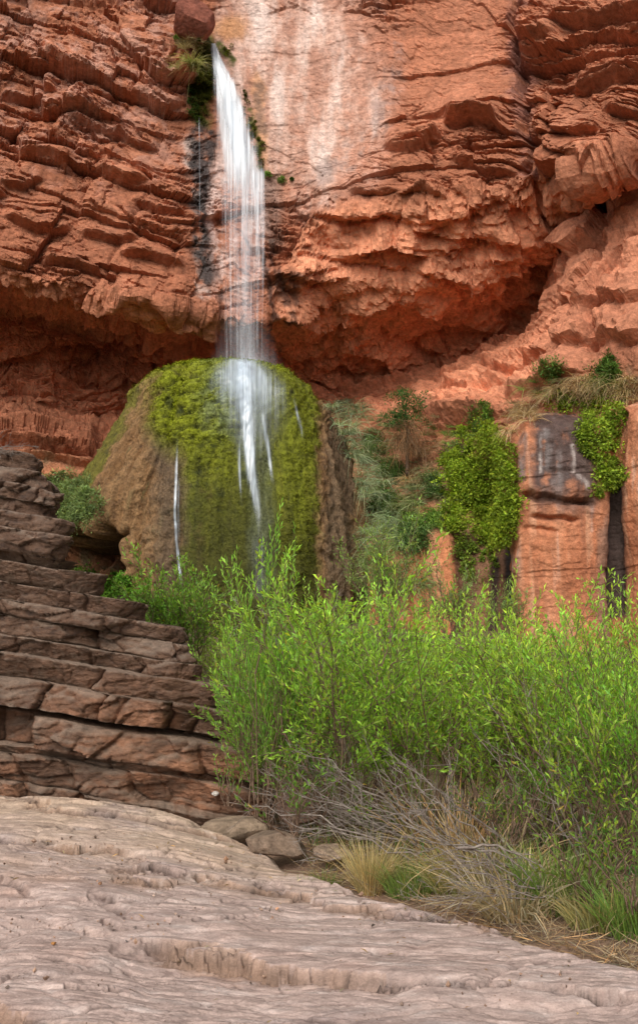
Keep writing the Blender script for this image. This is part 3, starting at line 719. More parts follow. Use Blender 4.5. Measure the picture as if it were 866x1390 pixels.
# ================================================================== LOWER ROCK FACE ON THE RIGHT
def face_block(name, label, plan, top_fn, nrow, seed, colour, back=4.0, amp=1.0, cat='rock outcrop'):
    """upright rock face: plan = [(px, Y)], top_fn(px) = picture height of its brow"""
    plan = np.array(plan, float); pxx = np.concatenate([np.arange(plan[0, 0], plan[-1, 0], 1.8), [plan[-1, 0]]])
    Yp = np.interp(pxx, plan[:, 0], plan[:, 1]); Yp = blur(np.repeat(Yp[:, None], 3, 1), 4)[:, 1]
    topz = at(pxx, top_fn(pxx), Yp)[:, 2]; xw = at(pxx, 700, Yp)[:, 0]
    zb = 1.2
    tt = np.linspace(0, 1, nrow)
    Z_ = zb + (topz - zb)[None] * tt[:, None]; X_ = np.repeat(xw[None], nrow, 0); Y_ = np.repeat(Yp[None], nrow, 0)
    dn = (topz[None] - Z_)
    Y_ = Y_ + .45 * np.exp(-dn / .22) - .0
    # brow bends back into the slope
    ex = np.linspace(.05, 1, 24)[:, None]
    X_ = np.concatenate([X_, X_[-1:] + 0 * ex]); Z_ = np.concatenate([Z_, Z_[-1:] + .55 * ex**.6 * 1.2]); Y_ = np.concatenate([Y_, Y_[-1:] + back * ex])
    V = np.stack([X_, Y_, Z_], -1)
    x, y, z = [V[..., i].astype(f32) for i in range(3)]
    Nn = normals(V); sg = np.sign((Nn * (np.array([0, 0, 4.]) - V)).sum(-1, keepdims=True)); Nn = blur(Nn * sg, 4); Nn /= np.maximum(np.linalg.norm(Nn, axis=-1, keepdims=True), 1e-6)
    a = x + .5 * y
    w_ = fbm(x * .7, y * .7, z * .7, 4, .55, seed)
    d = amp * (.30 * fbm(x * .45, y * .45, z * .45, 3, .5, seed + 1) + .09 * blocks(a + .1 * w_, z + .1 * w_, 1.3, 1.2, seed + 2, .05, .3, .2, .1, .04)[0] + .12 * facet(a, z + .1 * w_, .25, seed + 3, .1, 2.0, .3, .25, .4, .15)[0]) + .02 * fbm(x * 6, y * 6, z * 6, 3, .6, seed + 4)
    V, dd, C, wet = colour(V, x, y, z, d, Nn)
    V = V + Nn * dd[..., None]
    me = mesh_arrays(name, V, grid_faces(*V.shape[:2]), True, np.clip(C, 0, 1), {'wet': wet})
    o = link_mesh(name, me, M['cliff']); tag(o, label, cat); splat(V)
    return o

def col_block(V, x, y, z, d, Nn):
    px, py, _ = to_px(V)
    n2 = fbm(x * 2.5, y * 2.5, z * 2.5, 4, .6, 603); n3 = fbm(x * 1.6, y * 1.6, z * .25, 4, .6, 604); n4 = fbm(x * 5, y * 5, z * .5, 3, .6, 605)
    wx = px + 6 * n2; wy = py + 7 * n2 + 5 * fbm(x, y, z, 3, .5, 606)
    C = np.empty(V.shape, f32); C[:] = (.44, .165, .08)
    C = mixc(C, (.54, .235, .125), sstep(n3, -.1, .5)); C = mixc(C, (.32, .11, .055), sstep(n2, .1, .6) * .6)
    C = mixc(C, (.58, .40, .31), .5 * sstep(n4 + n3, .25, .7))
    C = mixc(C, (.22, .10, .06), .6 * sstep(-n4 - .5 * n3, .1, .5)); C = mixc(C, (.64, .36, .22), .55 * sstep(n4 - n3, .15, .55))
    # black varnish on the upper half, pale drips through it
    b = np.maximum(sstep(wy, 690, 655) * sstep(wx, 714, 730) * (1 - sstep(wx, 800, 816)), .8 * stroke([(707, 590), (709, 650)], 6, .6, wx, wy))
    b = np.maximum(b, .75 * sstep(wy, 712, 680) * sstep(wx, 716, 736) * (1 - sstep(wx, 800, 815)))
    C = mixc(C, (.055, .042, .04), np.clip(b, 0, 1) * sstep(n4 + n2, -.75, -.05) * .92)
    C = mixc(C, (.25, .22, .21), np.clip(b, 0, 1) * sstep(n3 + .4 * n2, .05, .4) * .55)
    C = mixc(C, (.50, .42, .38), sstep(n4 + n2, -.3, .35) * np.maximum.reduce([stroke([(734, 595), (734, 640)], 2.2, .6, px + 2 * n2, py), stroke([(777, 605), (777, 640)], 2.6, .6, px + 2 * n2, py), stroke([(784, 650), (792, 662)], 4, .6, wx, wy), stroke([(700, 745), (702, 790)], 3.5, .6, wx, wy), .7 * stroke([(802, 680), (803, 720)], 2.5, .6, px, py)]) * .7)
    C = mixc(C, (.20, .12, .085), .75 * sstep(wx, 806, 816) * (1 - sstep(wx, 824, 830)) * sstep(wy, 700, 730))
    C = mixc(C, (.05, .038, .034), stroke([(840, 640), (835, 720), (838, 830)], 11, .5, wx, wy) * .95)
    # undercut notches
    no = lambda yy, x0, x1, wd: np.exp(-((wy - yy - .08 * (px - 760)) / wd)**2) * sstep(wx, x0, x0 + 12) * (1 - sstep(wx, x1 - 12, x1))
    dd = d - .26 * no(679, 700, 806, 4) - .20 * no(703, 716, 790, 3) - .06 * no(640, 736, 806, 4) - .1 * no(720, 700, 760, 3)
    dd = dd + .07 * np.exp(-((wy - 662) / 12)**2) * sstep(wx, 712, 724) * (1 - sstep(wx, 800, 812))
    dd = dd - .22 * stroke([(840, 560), (834, 700), (838, 860)], 8, .6, px, py)
    C = mixc(C, (.10, .05, .035), no(681, 712, 812, 5) * .7)
    wet = .5 * b + .3 * stroke([(835, 720), (838, 830)], 11, .6, wx, wy)
    return V, dd, C, np.clip(wet, 0, 1)
face_block('rock_outcrop', 'orange rock face with black stained top under a grassy brow at the right', [(692, 22.6), (696, 21.2), (700, 20.6), (706, 20.45), (770, 20.3), (819, 20.4), (828, 20.75), (840, 20.75), (850, 20.2), (872, 19.7), (1150, 17.5)],
           lambda p: np.interp(p, [690, 704, 722, 760, 800, 826, 840, 866, 1150], [612, 590, 568, 556, 560, 575, 570, 548, 480]), 420, 601, col_block)
def col_recess(V, x, y, z, d, Nn):
    px, py, _ = to_px(V)
    n2 = fbm(x * 2.5, y * 2.5, z * 2.5, 4, .6, 613); n3 = fbm(x * 2.4, y * 2.4, z * .25, 4, .6, 614)
    wx = px + 5 * n2 + 4 * n3
    C = np.empty(V.shape, f32); C[:] = (.50, .19, .085)
    C = mixc(C, (.58, .27, .15), sstep(n3, -.2, .4) * .7); C = mixc(C, (.35, .12, .06), sstep(n2, .1, .6) * .5)
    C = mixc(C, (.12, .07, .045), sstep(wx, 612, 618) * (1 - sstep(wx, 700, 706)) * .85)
    C = mixc(C, (.28, .14, .075), .7 * sstep(wx, 645, 655) * (1 - sstep(wx, 668, 678)))
    C = mixc(C, (.03, .022, .02), np.maximum(stroke([(694, 700), (690, 840)], 7, .6, wx, py), .9 * stroke([(672, 760), (668, 860)], 6, .6, wx, py)))
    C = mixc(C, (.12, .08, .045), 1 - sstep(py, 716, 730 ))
    return V, d, C, .2 + 0 * px
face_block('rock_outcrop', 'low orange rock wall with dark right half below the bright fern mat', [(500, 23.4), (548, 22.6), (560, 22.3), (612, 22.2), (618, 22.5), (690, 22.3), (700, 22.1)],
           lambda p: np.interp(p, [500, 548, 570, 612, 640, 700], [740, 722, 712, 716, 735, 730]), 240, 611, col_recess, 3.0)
DBB = DB.copy()                                                       # without the ledge and the slab
# ================================================================== DARK LAYERED LEDGE ON THE LEFT
def ledge():
    # (thickness px, right end px, distance) from the foot upwards, as surveyed
    lay = [(26,392,9.9),(22,384,9.95),(38,376,10.0),(13,356,10.35),(38,366,10.1),(11,338,10.5),(33,338,10.2),(30,306,10.35),(21,272,10.6),(26,264,10.7),(20,250,10.95),(22,190,11.1),
           (28,130,11.25),(10,78,11.6),(36,82,11.4),(22,80,11.7),(16,62,12.0),(24,68,11.9),(20,60,12.2),(22,46,12.4)]
    y = 1098.0; V = []; U = []; Lr = []; rws = []
    ns = 760
    sx = np.linspace(0, 1, ns)
    prevtop = None
    for j, (th, rpx, D) in enumerate(lay):
        zb = CAMZ + (HOR - y) / F * D; y -= th; zt = CAMZ + (HOR - y) / F * D
        if prevtop is not None: zb = prevtop
        prevtop = zt
        rx = (rpx - CX) / F * D
        # plan of this bed: along the front, round the end, away to the back
        x0 = -7.5; rad = .28; Lf = rx - rad - x0; La = rad * math.pi / 2; Lb = 4.2
        s = np.concatenate([np.linspace(0, Lf, 560, endpoint=False), Lf + np.linspace(0, La, 50, endpoint=False), Lf + La + np.linspace(0, Lb, 150)])
        a_ = np.clip((s - Lf) / rad, 0, math.pi / 2)
        qx = np.where(s < Lf, x0 + s, rx - rad + rad * np.sin(a_)); qy = np.where(s < Lf, D, D + rad - rad * np.cos(a_)) + np.maximum(s - Lf - La, 0)
        qx = qx - .37 * np.maximum(s - Lf - La, 0)
        nx, ny = np.where(s < Lf, 0, np.sin(a_)), np.where(s < Lf, -1, -np.cos(a_))
        # blocks split by upright joints
        nb = 40; ed = np.cumsum(rng.choice([.25, .5, .9, 1.6, 2.2], nb) * rng.uniform(.7, 1.3, nb)) - .5; off = rng.normal(0, .10, nb + 1); skew = rng.normal(0, .10, nb + 1)
        tl = rng.normal(0, .06, nb + 1)
        nr = max(7, int(th * .62)) + 3
        v = np.concatenate([[0.0, .03, .07], np.linspace(.12, .88, nr - 5), [.94, 1.0]])
        rnd = .02 + .05 * rng.random(); bedoff = rng.normal(0, .12); fade = [.12, 1.0, .5, 1.0, .25][(j * 7 + 3) % 5] * (.35 + .65 * sstep(vn(s * .7 + j * 5.1, s * 0, s * 0, 9), -.2, .25))
        for vv in v:
            h = zb + (zt - zb) * vv
            bs = s + skew[0] * vv + .08 * vn(s * 2, s * 0 + vv * 1.5, s * 0 + j, 7)
            k = np.searchsorted(ed, bs); k = np.clip(k, 0, nb)
            lo = np.concatenate([[-9], ed])[k]; hi = np.concatenate([ed, [99]])[k]
            e = np.minimum(bs - lo, hi - bs)
            g = -.05 * np.exp(-(e / .018)**2) - .03 * np.exp(-(e / .06)**2)
            p = (bedoff + off[k]) * (1 - .75 * sstep(s, Lf - .7, Lf)) + tl[k] * (vv - .5) * 2 + g
            ee = min(vv, 1 - vv) * (zt - zb)
            p = p - rnd * fade * math.exp(-(ee / .014)**2) * (1.5 if vv < .5 else .8) - .012 * fade * math.exp(-(ee / .05)**2)
            V.append(np.stack([qx, qy, h + 0 * s], -1)); U.append(np.stack([nx, ny, 0 * s], -1)); Lr.append(p)
            rws.append((j, vv, rpx))
    V = np.array(V); U = np.array(U); Pq = np.array(Lr)
    jj = np.array([r[0] for r in rws]); vvv = np.array([r[1] for r in rws])
    x, yv, z = [V[..., i].astype(f32) for i in range(3)]
    pl = fbm(x * 1.1, yv * 1.1, z * 1.6, 4, .5, 301)
    Pq = Pq + .20 * pl
    fa, _ = facet(x + yv + .1 * pl, z * 1.6 + .1 * pl, .22, 302, .25, 1.8, .4, .1, .5, .12)
    fb, _ = facet(x + yv, z * 1.5, .075, 303, .3, 1.6, .5, .15, .5, .15)
    fc = fbm(x * 9, yv * 9, z * 14, 4, .6, 304)
    Pq = Pq + (.4 * fa + .35 * fb) + .016 * fc + .5 * facet(x + yv + .15 * pl, z * 1.2 + .1 * pl, .55, 309, .3, 1.8, .22, .05, .25, .1)[0]
    Q = V + U * Pq[..., None]
    # bedding dips to the right and is never quite straight
    Q[..., 2] += -.155 * (x + 3.4) * np.clip((x + 9) / 5, 0, 1) + .05 * fbm(x * .8, yv * .5, z * .35, 3, .5, 305) + .012 * fbm(x * 5, yv * 5, z * 2, 2, .5, 306)
    tops = Q[-1].copy()
    # cover of the uppermost bed
    cap = []
    for f_ in np.linspace(.05, 1, 40):
        c = tops.copy(); c[:, 1] = lerp(tops[:, 1], 16.0, f_**1.5); c[:, 0] = lerp(tops[:, 0], np.minimum(tops[:, 0], -5.6), f_**.7); c[:, 2] += .05 * fbm(c[:, 0] * 2, c[:, 1] * 2, None, 3, .5, 307)
        cap.append(c)
    Q = np.concatenate([Q, np.array(cap)], 0)
    jj = np.concatenate([jj, np.full(40, len(lay))]); 
    x, yv, z = [Q[..., i].astype(f32) for i in range(3)]
    Nn = normals(Q); sg = np.sign((Nn * (np.array([-8, 14, -6.]) - Q)).sum(-1, keepdims=True)); Nn = -Nn * sg
    c1 = fbm(x * 1.3, yv * 1.3, z * 3, 4, .6, 311); c2 = fbm(x * 6, yv * 6, z * 10, 4, .6, 312)
    C = np.empty(Q.shape, f32); C[:] = (.098, .05, .028)
    C = mixc(C, (.135, .075, .045), sstep(c1, -.1, .5) * .8); C = mixc(C, (.04, .022, .016), sstep(c2, 0, .55) * .7)
    lowr = (1 - sstep(z, .8, 1.7)) * sstep(x, -4.2, -2.6)
    C = mixc(C, (.30, .135, .07), lowr * sstep(c1 + .4 * c2, -.25, .35) * .75)
    C = mixc(C, (.36, .17, .09), sstep(c1 - .3 * c2, .35, .7) * .5 * (1 - sstep(z, 2.0, 3.0)))
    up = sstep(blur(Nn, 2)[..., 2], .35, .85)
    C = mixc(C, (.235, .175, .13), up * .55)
    lich = sstep(c2, .35, .6) * sstep(c1, 0, .4); C = mixc(C, (.27, .21, .19), lich * .5)
    me = mesh_arrays('layered_ledge', Q, grid_faces(*Q.shape[:2]), True, np.clip(C, 0, 1))
    o = link_mesh('rock_ledge', me, M['ledge'])
    tag(o, 'dark brown ledge of stacked rock layers stepping down to the right at the left edge', 'rock ledge')
    splat(Q); print('ledge', Q.shape, time.time() - T0)
ledge()

slab()
# dark red boulder wedged above the lip of the fall
def boulder(name, label, loc, dims, seed, col, mat, n=90, rot=0.0, group=None, cat='boulder', fac=.16):
    th, ph_ = np.meshgrid(np.linspace(0, 2 * math.pi, n * 2 + 1), np.linspace(.001, math.pi - .001, n))
    D = np.stack([np.sin(ph_) * np.cos(th), np.sin(ph_) * np.sin(th), np.cos(ph_)], -1)
    Q = np.sign(D) * np.abs(D)**.8 * np.array(dims)
    L_ = max(dims)
    x, y, z = [(D[..., i] * 1.0).astype(f32) for i in range(3)]
    s_ = 1 + .22 * fbm(x * 1.3 + seed, y * 1.3, z * 1.3, 4, .5, seed) + .03 * fbm(x * 7 + seed, y * 7, z * 7, 4, .6, seed + 1)
    # broken faces: clip the ball by a handful of planes
    r_ = np.random.default_rng(seed)
    for _k in range(16):
        nrm = r_.normal(size=3); nrm /= np.linalg.norm(nrm); h = r_.uniform(.55, .9)
        dt = (D * nrm).sum(-1) * s_
        s_ = np.where(dt > h, s_ * (h + (dt - h) * fac) / np.maximum(dt, 1e-3), s_)
    Q = Q * s_[..., None]
    c, s = math.cos(rot), math.sin(rot)
    Q = np.stack([Q[..., 0] * c - Q[..., 1] * s, Q[..., 0] * s + Q[..., 1] * c, Q[..., 2]], -1)
    Cc = np.empty(Q.shape, f32); Cc[:] = col
    k = fbm(x * 3 + seed, y * 3, z * 3, 4, .6, seed + 3)
    Cc = Cc * (1 + .5 * k)[..., None]
    o = link_mesh(name, mesh_arrays(name, Q, grid_faces(*th.shape), True, np.clip(Cc, 0, 1)), mat)
    o.location = loc; tag(o, label, cat, group); splat(Q + np.array(loc))
    return o
boulder('boulder', 'dark red rounded boulder wedged at the top left of the waterfall lip', at(262, 36, 25.7), (.75, .9, .62), 31, (.25, .085, .055), M['cliff'], 120)
for i, (px_, py_, Y, dm, lab, c_) in enumerate([
    (376, 1140, 8.1, (.26, .2, .12), 'rounded brown boulder at the right end of the pale slab, under the willow', (.22, .155, .11)),
    (318, 1122, 8.75, (.42, .25, .11), 'low tan boulder lying against the foot of the dark ledge', (.27, .195, .135)),
    (415, 1090, 9.0, (.30, .3, .20), 'dark brown boulder in shade behind the dead twigs', (.15, .09, .065)),
    (455, 1152, 7.9, (.20, .16, .06), 'flat tan boulder half buried in sand left of the straw tuft', (.36, .255, .18)),
    (350, 1010, 10.6, (.40, .5, .3), 'brown boulder at the right end of the layered ledge', (.17, .10, .07))]):
    boulder('boulder', lab, at(px_, py_ + 6, Y), dm, 50 + i, c_, M['stone'], 60, i * .7)
for i, (px_, py_, r_, lab, c_) in enumerate([
    (292, 1078, .035, 'pale grey pebble on the crack at the foot of the dark ledge', (.5, .45, .4)),
    (73, 1281, .012, 'orange pebble on the slab near its left corner', (.42, .2, .07)),
    (136, 1200, .014, 'brown pebble sitting in the middle of the left slab', (.3, .16, .09)),
    (560, 1158, .03, 'grey pebble on the sand beside the straw tuft', (.42, .36, .31)),
    (640, 1226, .022, 'brown pebble on the slab rim below the dry reeds', (.3, .2, .15))]):
    boulder('pebble', lab, at(px_, py_, float(surfY(px_, py_)) - .01), (r_ * 1.4, r_, r_ * .8), 80 + i, c_, M['stone'], 16, i, None, 'pebble')
print('rocks', time.time() - T0)
# ================================================================== PLANTS
def unit(v): return v / np.maximum(np.linalg.norm(v, axis=-1, keepdims=True), 1e-9)
def leaf_arrays(pos, d, L, W, col, up=None, fold=.18, droop=.18):
    n = len(pos); d = unit(d)
    if up is None: up = rng.normal(size=(n, 3)) * .6 + np.array([0, -.2, .9])
    s = unit(np.cross(d, up)); nn = np.cross(s, d)
    L = np.broadcast_to(L, (n,))[:, None]; W = np.broadcast_to(W, (n,))[:, None]
    m = pos + d * L * .48 - nn * L * droop * .25
    V = np.stack([pos, m + s * W * .5 + nn * W * fold, m, m - s * W * .5 + nn * W * fold, pos + d * L - nn * L * droop], 1)
    b = (np.arange(n) * 5)[:, None, None]
    Fc = (b + np.array([[0, 2, 1], [0, 3, 2], [1, 2, 4], [2, 3, 4]])[None]).reshape(-1, 3)
    C = np.repeat(np.broadcast_to(col, (n, 3))[:, None], 5, 1)
    return V.reshape(-1, 3), Fc, C.reshape(-1, 3)
def blade_arrays(pos, d, L, W, bend, col, tipc=None):
    """grass blades: four-step tapering strips that bow over"""
    n = len(pos); d = unit(d); L = np.broadcast_to(L, (n,))[:, None]; W = np.broadcast_to(W, (n,))[:, None]
    s = unit(np.cross(d, rng.normal(size=(n, 3)) + np.array([0, .8, 0]))); bend = np.asarray(bend)
    rows = []; cols = []
    tipc = col if tipc is None else tipc
    for t_, w_ in ((0, 1), (.3, .95), (.6, .75), (.85, .4), (1, .03)):
        c = pos + d * L * t_ + bend * L * t_**2
        rows += [c + s * W * w_ * .5, c - s * W * w_ * .5]
        cc = np.broadcast_to(np.asarray(col) * (1 - t_) + np.asarray(tipc) * t_, (n, 3)); cols += [cc, cc]
    V = np.stack(rows, 1); C = np.stack(cols, 1)
    b = (np.arange(n) * 10)[:, None, None]
    Fc = (b + np.array([[0, 2, 3, 1], [2, 4, 5, 3], [4, 6, 7, 5], [6, 8, 9, 7]])[None]).reshape(-1, 4)
    return V.reshape(-1, 3), Fc, C.reshape(-1, 3)
def join(parts):
    V = []; Fc = []; C = []; o = 0
    for v, f, c in parts:
        V.append(v); Fc.append(f + o); C.append(c); o += len(v)
    return np.concatenate(V), np.concatenate(Fc), np.concatenate(C)
def tube_arrays(lines, k=4):
    V = []; Fc = []; o = 0
    for pts, r in lines:
        pts = np.asarray(pts); n = len(pts); r = np.broadcast_to(r, (n,))
        tg = unit(np.gradient(pts, axis=0)); ref = np.array([.3, .2, .93]) if abs(tg[0, 2]) < .8 else np.array([1, .1, 0])
        a = unit(np.cross(tg, ref)); b = np.cross(tg, a)
        an = np.arange(k) * 2 * math.pi / k
        ring = pts[:, None] + (a[:, None] * np.cos(an)[None, :, None] + b[:, None] * np.sin(an)[None, :, None]) * r[:, None, None]
        V.append(ring.reshape(-1, 3))
        i = np.arange(n - 1)[:, None] * k; j = np.arange(k)[None]
        Fc.append(np.stack([i + j, i + (j + 1) % k, i + k + (j + 1) % k, i + k + j], -1).reshape(-1, 4) + o); o += n * k
    return np.concatenate(V), np.concatenate(Fc)
def rv(c, v): return np.clip(np.asarray(c) * (1 + v), 0, 1)
def vary(c, n, amt=.25, yel=.12):
    k = rng.normal(size=(n, 1)) * amt; y = rng.normal(size=(n, 1)) * yel
    return np.clip(np.asarray(c)[None] * np.exp(k) * np.concatenate([np.exp(y), np.ones((n, 1)), np.exp(-y)], 1), 0, .95)

GREENS = [(.37, .59, .075), (.28, .53, .065), (.45, .63, .085)]
def grow(base_r, H, spread, n_stem, r_, lean=(0, 0), twig=.33, level3=True, arch=.35, start=.28):
    """stems, boughs and twigs of a many-stemmed shrub; returns tubes and leafy twigs"""
    tubes = []; twigs = []
    for _s in range(n_stem):
        az = r_.uniform(0, 2 * math.pi); out = r_.uniform(.15, 1) * spread
        b = np.array([math.cos(az), math.sin(az), 0]) * base_r * r_.uniform(.1, 1)
        L = H * r_.uniform(.62, 1.05) * (1.06 - .22 * out / max(spread, 1e-3))
        dv = np.array([math.cos(az) * out + lean[0], math.sin(az) * out + lean[1], 1.0]); dv /= np.linalg.norm(dv)
        t = np.linspace(0, 1, 12)[:, None]
        wob = np.cumsum(r_.normal(size=(12, 3)) * .022, 0) * L
        hor = np.array([math.cos(az), math.sin(az), -.15])
        p = b + dv * L * t + hor * arch * out * L * t**2 * .6 + wob
        rad = .004 + .0046 * H * (1 - t[:, 0])**1.1
        tubes.append((p, rad))
        nb = int(13 * H / 2.5)
        for tb in np.linspace(start, .97, nb):
            i = tb * 11; i0 = min(int(i), 10); q = p[i0] + (p[i0 + 1] - p[i0]) * (i - i0)
            tg = p[i0 + 1] - p[i0]; tg = tg / np.linalg.norm(tg)
            a2 = r_.normal(size=3); a2 -= tg * a2.dot(tg); a2 /= np.linalg.norm(a2)
            an = r_.uniform(.45, .95); l2 = (.20 + .85 * (1 - tb)) * H * .33 * r_.uniform(.6, 1.2) + .12
            d2 = tg * math.cos(an) + a2 * math.sin(an) + np.array([0, 0, .22]); d2 /= np.linalg.norm(d2)
            t2 = np.linspace(0, 1, 6)[:, None]
            p2 = q + d2 * l2 * t2 + np.array([0, 0, .12]) * l2 * t2**2 + np.cumsum(r_.normal(size=(6, 3)) * .02, 0) * l2
            tubes.append((p2, np.linspace(.0045, .0018, 6)))
            twigs.append((p2, .45))
            if level3:
                for t3 in np.linspace(.25, .9, max(2, int(l2 / .16))):
                    i = t3 * 5; i0 = min(int(i), 4); q3 = p2[i0] + (p2[i0 + 1] - p2[i0]) * (i - i0)
                    a3 = r_.normal(size=3); a3 /= np.linalg.norm(a3)
                    d3 = d2 * .75 + a3 * .65 + np.array([0, 0, .25]); d3 /= np.linalg.norm(d3)
                    l3 = twig * r_.uniform(.45, 1.1) * (1.1 - .4 * t3)
                    p3 = q3 + d3 * l3 * np.linspace(0, 1, 4)[:, None] + np.array([0, 0, .05]) * l3 * np.linspace(0, 1, 4)[:, None]**2
                    tubes.append((p3, np.linspace(.0024, .0012, 4))); twigs.append((p3, .25))
        twigs.append((p[8:], .0))
    return tubes, twigs
def leafy(twigs, r_, col, gap=.024, L=.055, W=.0125, ang=.75, tipc=1.25):
    pos = []; dr = []; sc = []
    for p, t0 in twigs:
        seg = np.linalg.norm(np.diff(p, axis=0), axis=1).sum(); n = max(3, int(seg * (1 - t0) / gap))
        t = np.linspace(t0, 1, n); x = t * (len(p) - 1); i = np.minimum(x.astype(int), len(p) - 2); fr_ = (x - i)[:, None]
        q = p[i] * (1 - fr_) + p[i + 1] * fr_; tg = unit(p[i + 1] - p[i])
        an = np.arange(n) * 2.4 + r_.uniform(0, 6); a = r_.normal(size=3); e1 = unit(np.cross(tg, a)); e2 = np.cross(tg, e1)
        rad = e1 * np.cos(an)[:, None] + e2 * np.sin(an)[:, None]
        aa = ang * (1.1 - .6 * t)[:, None]
        pos.append(q); dr.append(tg * np.cos(aa) + rad * np.sin(aa) + np.array([0, 0, .12])); sc.append(.75 + .25 * np.sin(np.pi * np.clip(t, .05, .95)) + 0 * t)
    tipp = np.concatenate([np.linspace(t0, 1, max(3, int(np.linalg.norm(np.diff(p, axis=0), axis=1).sum() * (1 - t0) / gap))) for p, t0 in twigs])
    pos = np.concatenate(pos); dr = np.concatenate(dr); sc = np.concatenate(sc); n = len(pos)
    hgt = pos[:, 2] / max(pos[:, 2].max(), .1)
    c = vary(col, n, .2, .10) * (.5 + .68 * np.clip(hgt, 0, 1))[:, None] * np.where(tipp > .78, 1.25, .92)[:, None] * np.where((tipp > .8)[:, None], np.array([1.04, 1.05, .9]), 1.0)  # lower leaves darkened, inner shade put into the colour; twig tips fresher
    old = rng.random(n) < .012; c[old] = np.array([.5, .36, .07])
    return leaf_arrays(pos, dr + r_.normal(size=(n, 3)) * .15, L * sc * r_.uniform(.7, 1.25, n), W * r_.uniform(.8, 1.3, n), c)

def shrub_mesh(seed, H, spread, n_stem, col, name='foliage', L=.078, W=.021, gap=.025, base_r=.22, dead=0, lean=(0, 0), twig=.33, thin=1.0, start=.28):
    r_ = np.random.default_rng(seed)
    tubes, twigs = grow(base_r, H, spread, n_stem, r_, lean, twig, start=start)
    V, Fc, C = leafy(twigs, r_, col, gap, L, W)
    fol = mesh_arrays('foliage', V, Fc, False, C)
    V, Fc = tube_arrays(tubes); stm = mesh_arrays('stems', V, Fc, True)
    fol.materials.append(M['leaf']); stm.materials.append(M['bark'])
    return fol, stm
def put(o, parent=None): COL.objects.link(o); o.parent = parent; return o

protos = [
    shrub_mesh(1, 2.7, .55, 13, GREENS[0]), shrub_mesh(2, 2.4, .62, 14, GREENS[1]), shrub_mesh(3, 2.6, .45, 11, GREENS[2]),
    shrub_mesh(4, 2.5, .7, 15, GREENS[0], L=.07), shrub_mesh(5, 2.8, .4, 10, GREENS[1], L=.088, W=.021), shrub_mesh(6, 2.2, .8, 13, GREENS[2]),
]
PH_ = [float(max(v.co.z for v in p[0].vertices)) for p in protos]
print('protos', [len(p[0].polygons) for p in protos], time.time() - T0)
GR = 'willow shrubs filling the canyon floor'
willows = [  # px, Y, top in the picture, width factor, prototype, turn, label
    (356, 8.9, 708, .5, 4, 0.3, 'tallest bright green willow shrub, its thin sprout rising before the mossy mound'),
    (474, 8.6, 752, .95, 0, 1.4, 'dense bright green willow shrub just below the right brown flank of the mound'),
    (392, 9.4, 838, .9, 1, 2.6, 'bright willow shrub spreading over the right end of the dark layered ledge'),
    (560, 8.5, 795, 1.0, 3, 4.0, 'willow shrub with many bare brown stems above the dry reeds'),
    (650, 9.0, 815, .95, 2, 5.2, 'yellow green willow shrub below the dark recess of the low rock wall'),
    (735, 8.3, 800, .95, 0, 0.9, 'willow shrub in front of the orange rock face, its crown against the face'),
    (806, 7.5, 782, .85, 5, 2.0, 'yellow green willow shrub whose crown hides the foot of the black stain'),
    (880, 7.2, 788, .9, 1, 3.4, 'tall green willow shrub cut by the right edge of the photo'),
    (960, 7.6, 770, .95, 3, 5.5, 'outer willow shrub mostly beyond the right edge of the photo'),
    (352, 12.0, 862, .8, 2, 1.1, 'willow shrub farther back between the layered ledge and the mound'),
    (425, 12.2, 790, .9, 3, 2.9, 'willow shrub in the second row under the wet green column of the mound'),
    (520, 12.8, 790, .8, 1, 4.4, 'darker willow shrub in the second row, left of the orange wall patch'),
    (612, 12.2, 826, .7, 0, 0.2, 'willow shrub in the second row below the orange wall patch'),
    (700, 12.5, 832, .8, 5, 3.3, 'low willow shrub in the second row at the left corner of the rock face'),
    (782, 11.4, 800, .9, 2, 5.0, 'willow shrub in the second row in front of the middle of the rock face'),
    (862, 11.0, 795, .9, 0, 2.2, 'willow shrub in the second row before the right end of the rock face'),
    (470, 16.5, 800, 1.0, 4, 5.9, 'willow shrub far back at the foot of the right flank of the mound'),
    (300, 15.5, 838, .9, 5, 0.6, 'small willow shrub far back at the foot of the mossy mound'),
]
for i, (px_, Y, top_, wf, k, rz, lab) in enumerate(willows):
    x = float(at(px_, 900, Y)[0]); gz = float(floor_z(np.array([x]), np.array([Y]))[0]) - .02
    H = float(at(px_, top_, Y)[2]) - gz
    e = empty('willow_shrub', (x, Y, gz), lab, 'shrub', GR); e.rotation_euler = (0, 0, rz)
    s = 1.06 * H / PH_[k]; e.scale = (max(s, .75) * wf, max(s, .75) * wf, s)
    put(bpy.data.objects.new('foliage', protos[k][0]), e); put(bpy.data.objects.new('stems', protos[k][1]), e)

def small_shrub(name, seed, px_, py_, top_, Y, spread, n, col, lab, L=.05, W=.012, gap=.03, lean=(0, 0), group=None, cat='shrub', twig=.3, start=.2):
    b = at(px_, py_, Y); H = float(at(px_, top_, Y)[2] - b[2])
    fol, stm = shrub_mesh(seed, H, spread, n, col, L=L, W=W, gap=gap, base_r=.1 * H, lean=lean, twig=twig, start=start)
    e = empty(name, b, lab, cat, group)
    put(bpy.data.objects.new('foliage', fol), e); put(bpy.data.objects.new('stems', stm), e)
small_shrub('shrub', 21, 256, 912, 772, 15.0, .7, 22, (.24, .42, .06), 'fine leaved green shrub with red stems at the left foot of the mound', .10, .028, .03, (-.25, 0))
small_shrub('shrub', 22, 610, 870, 772, 18.5, .7, 14, (.28, .40, .12), 'feathery grey green shrub before the orange patch of the low wall', .10, .022, .036)
small_shrub('shrub', 23, 520, 850, 715, 19.5, .6, 14, (.28, .42, .10), 'pale green feathery shrub at the right foot of the mound', .10, .022, .036)
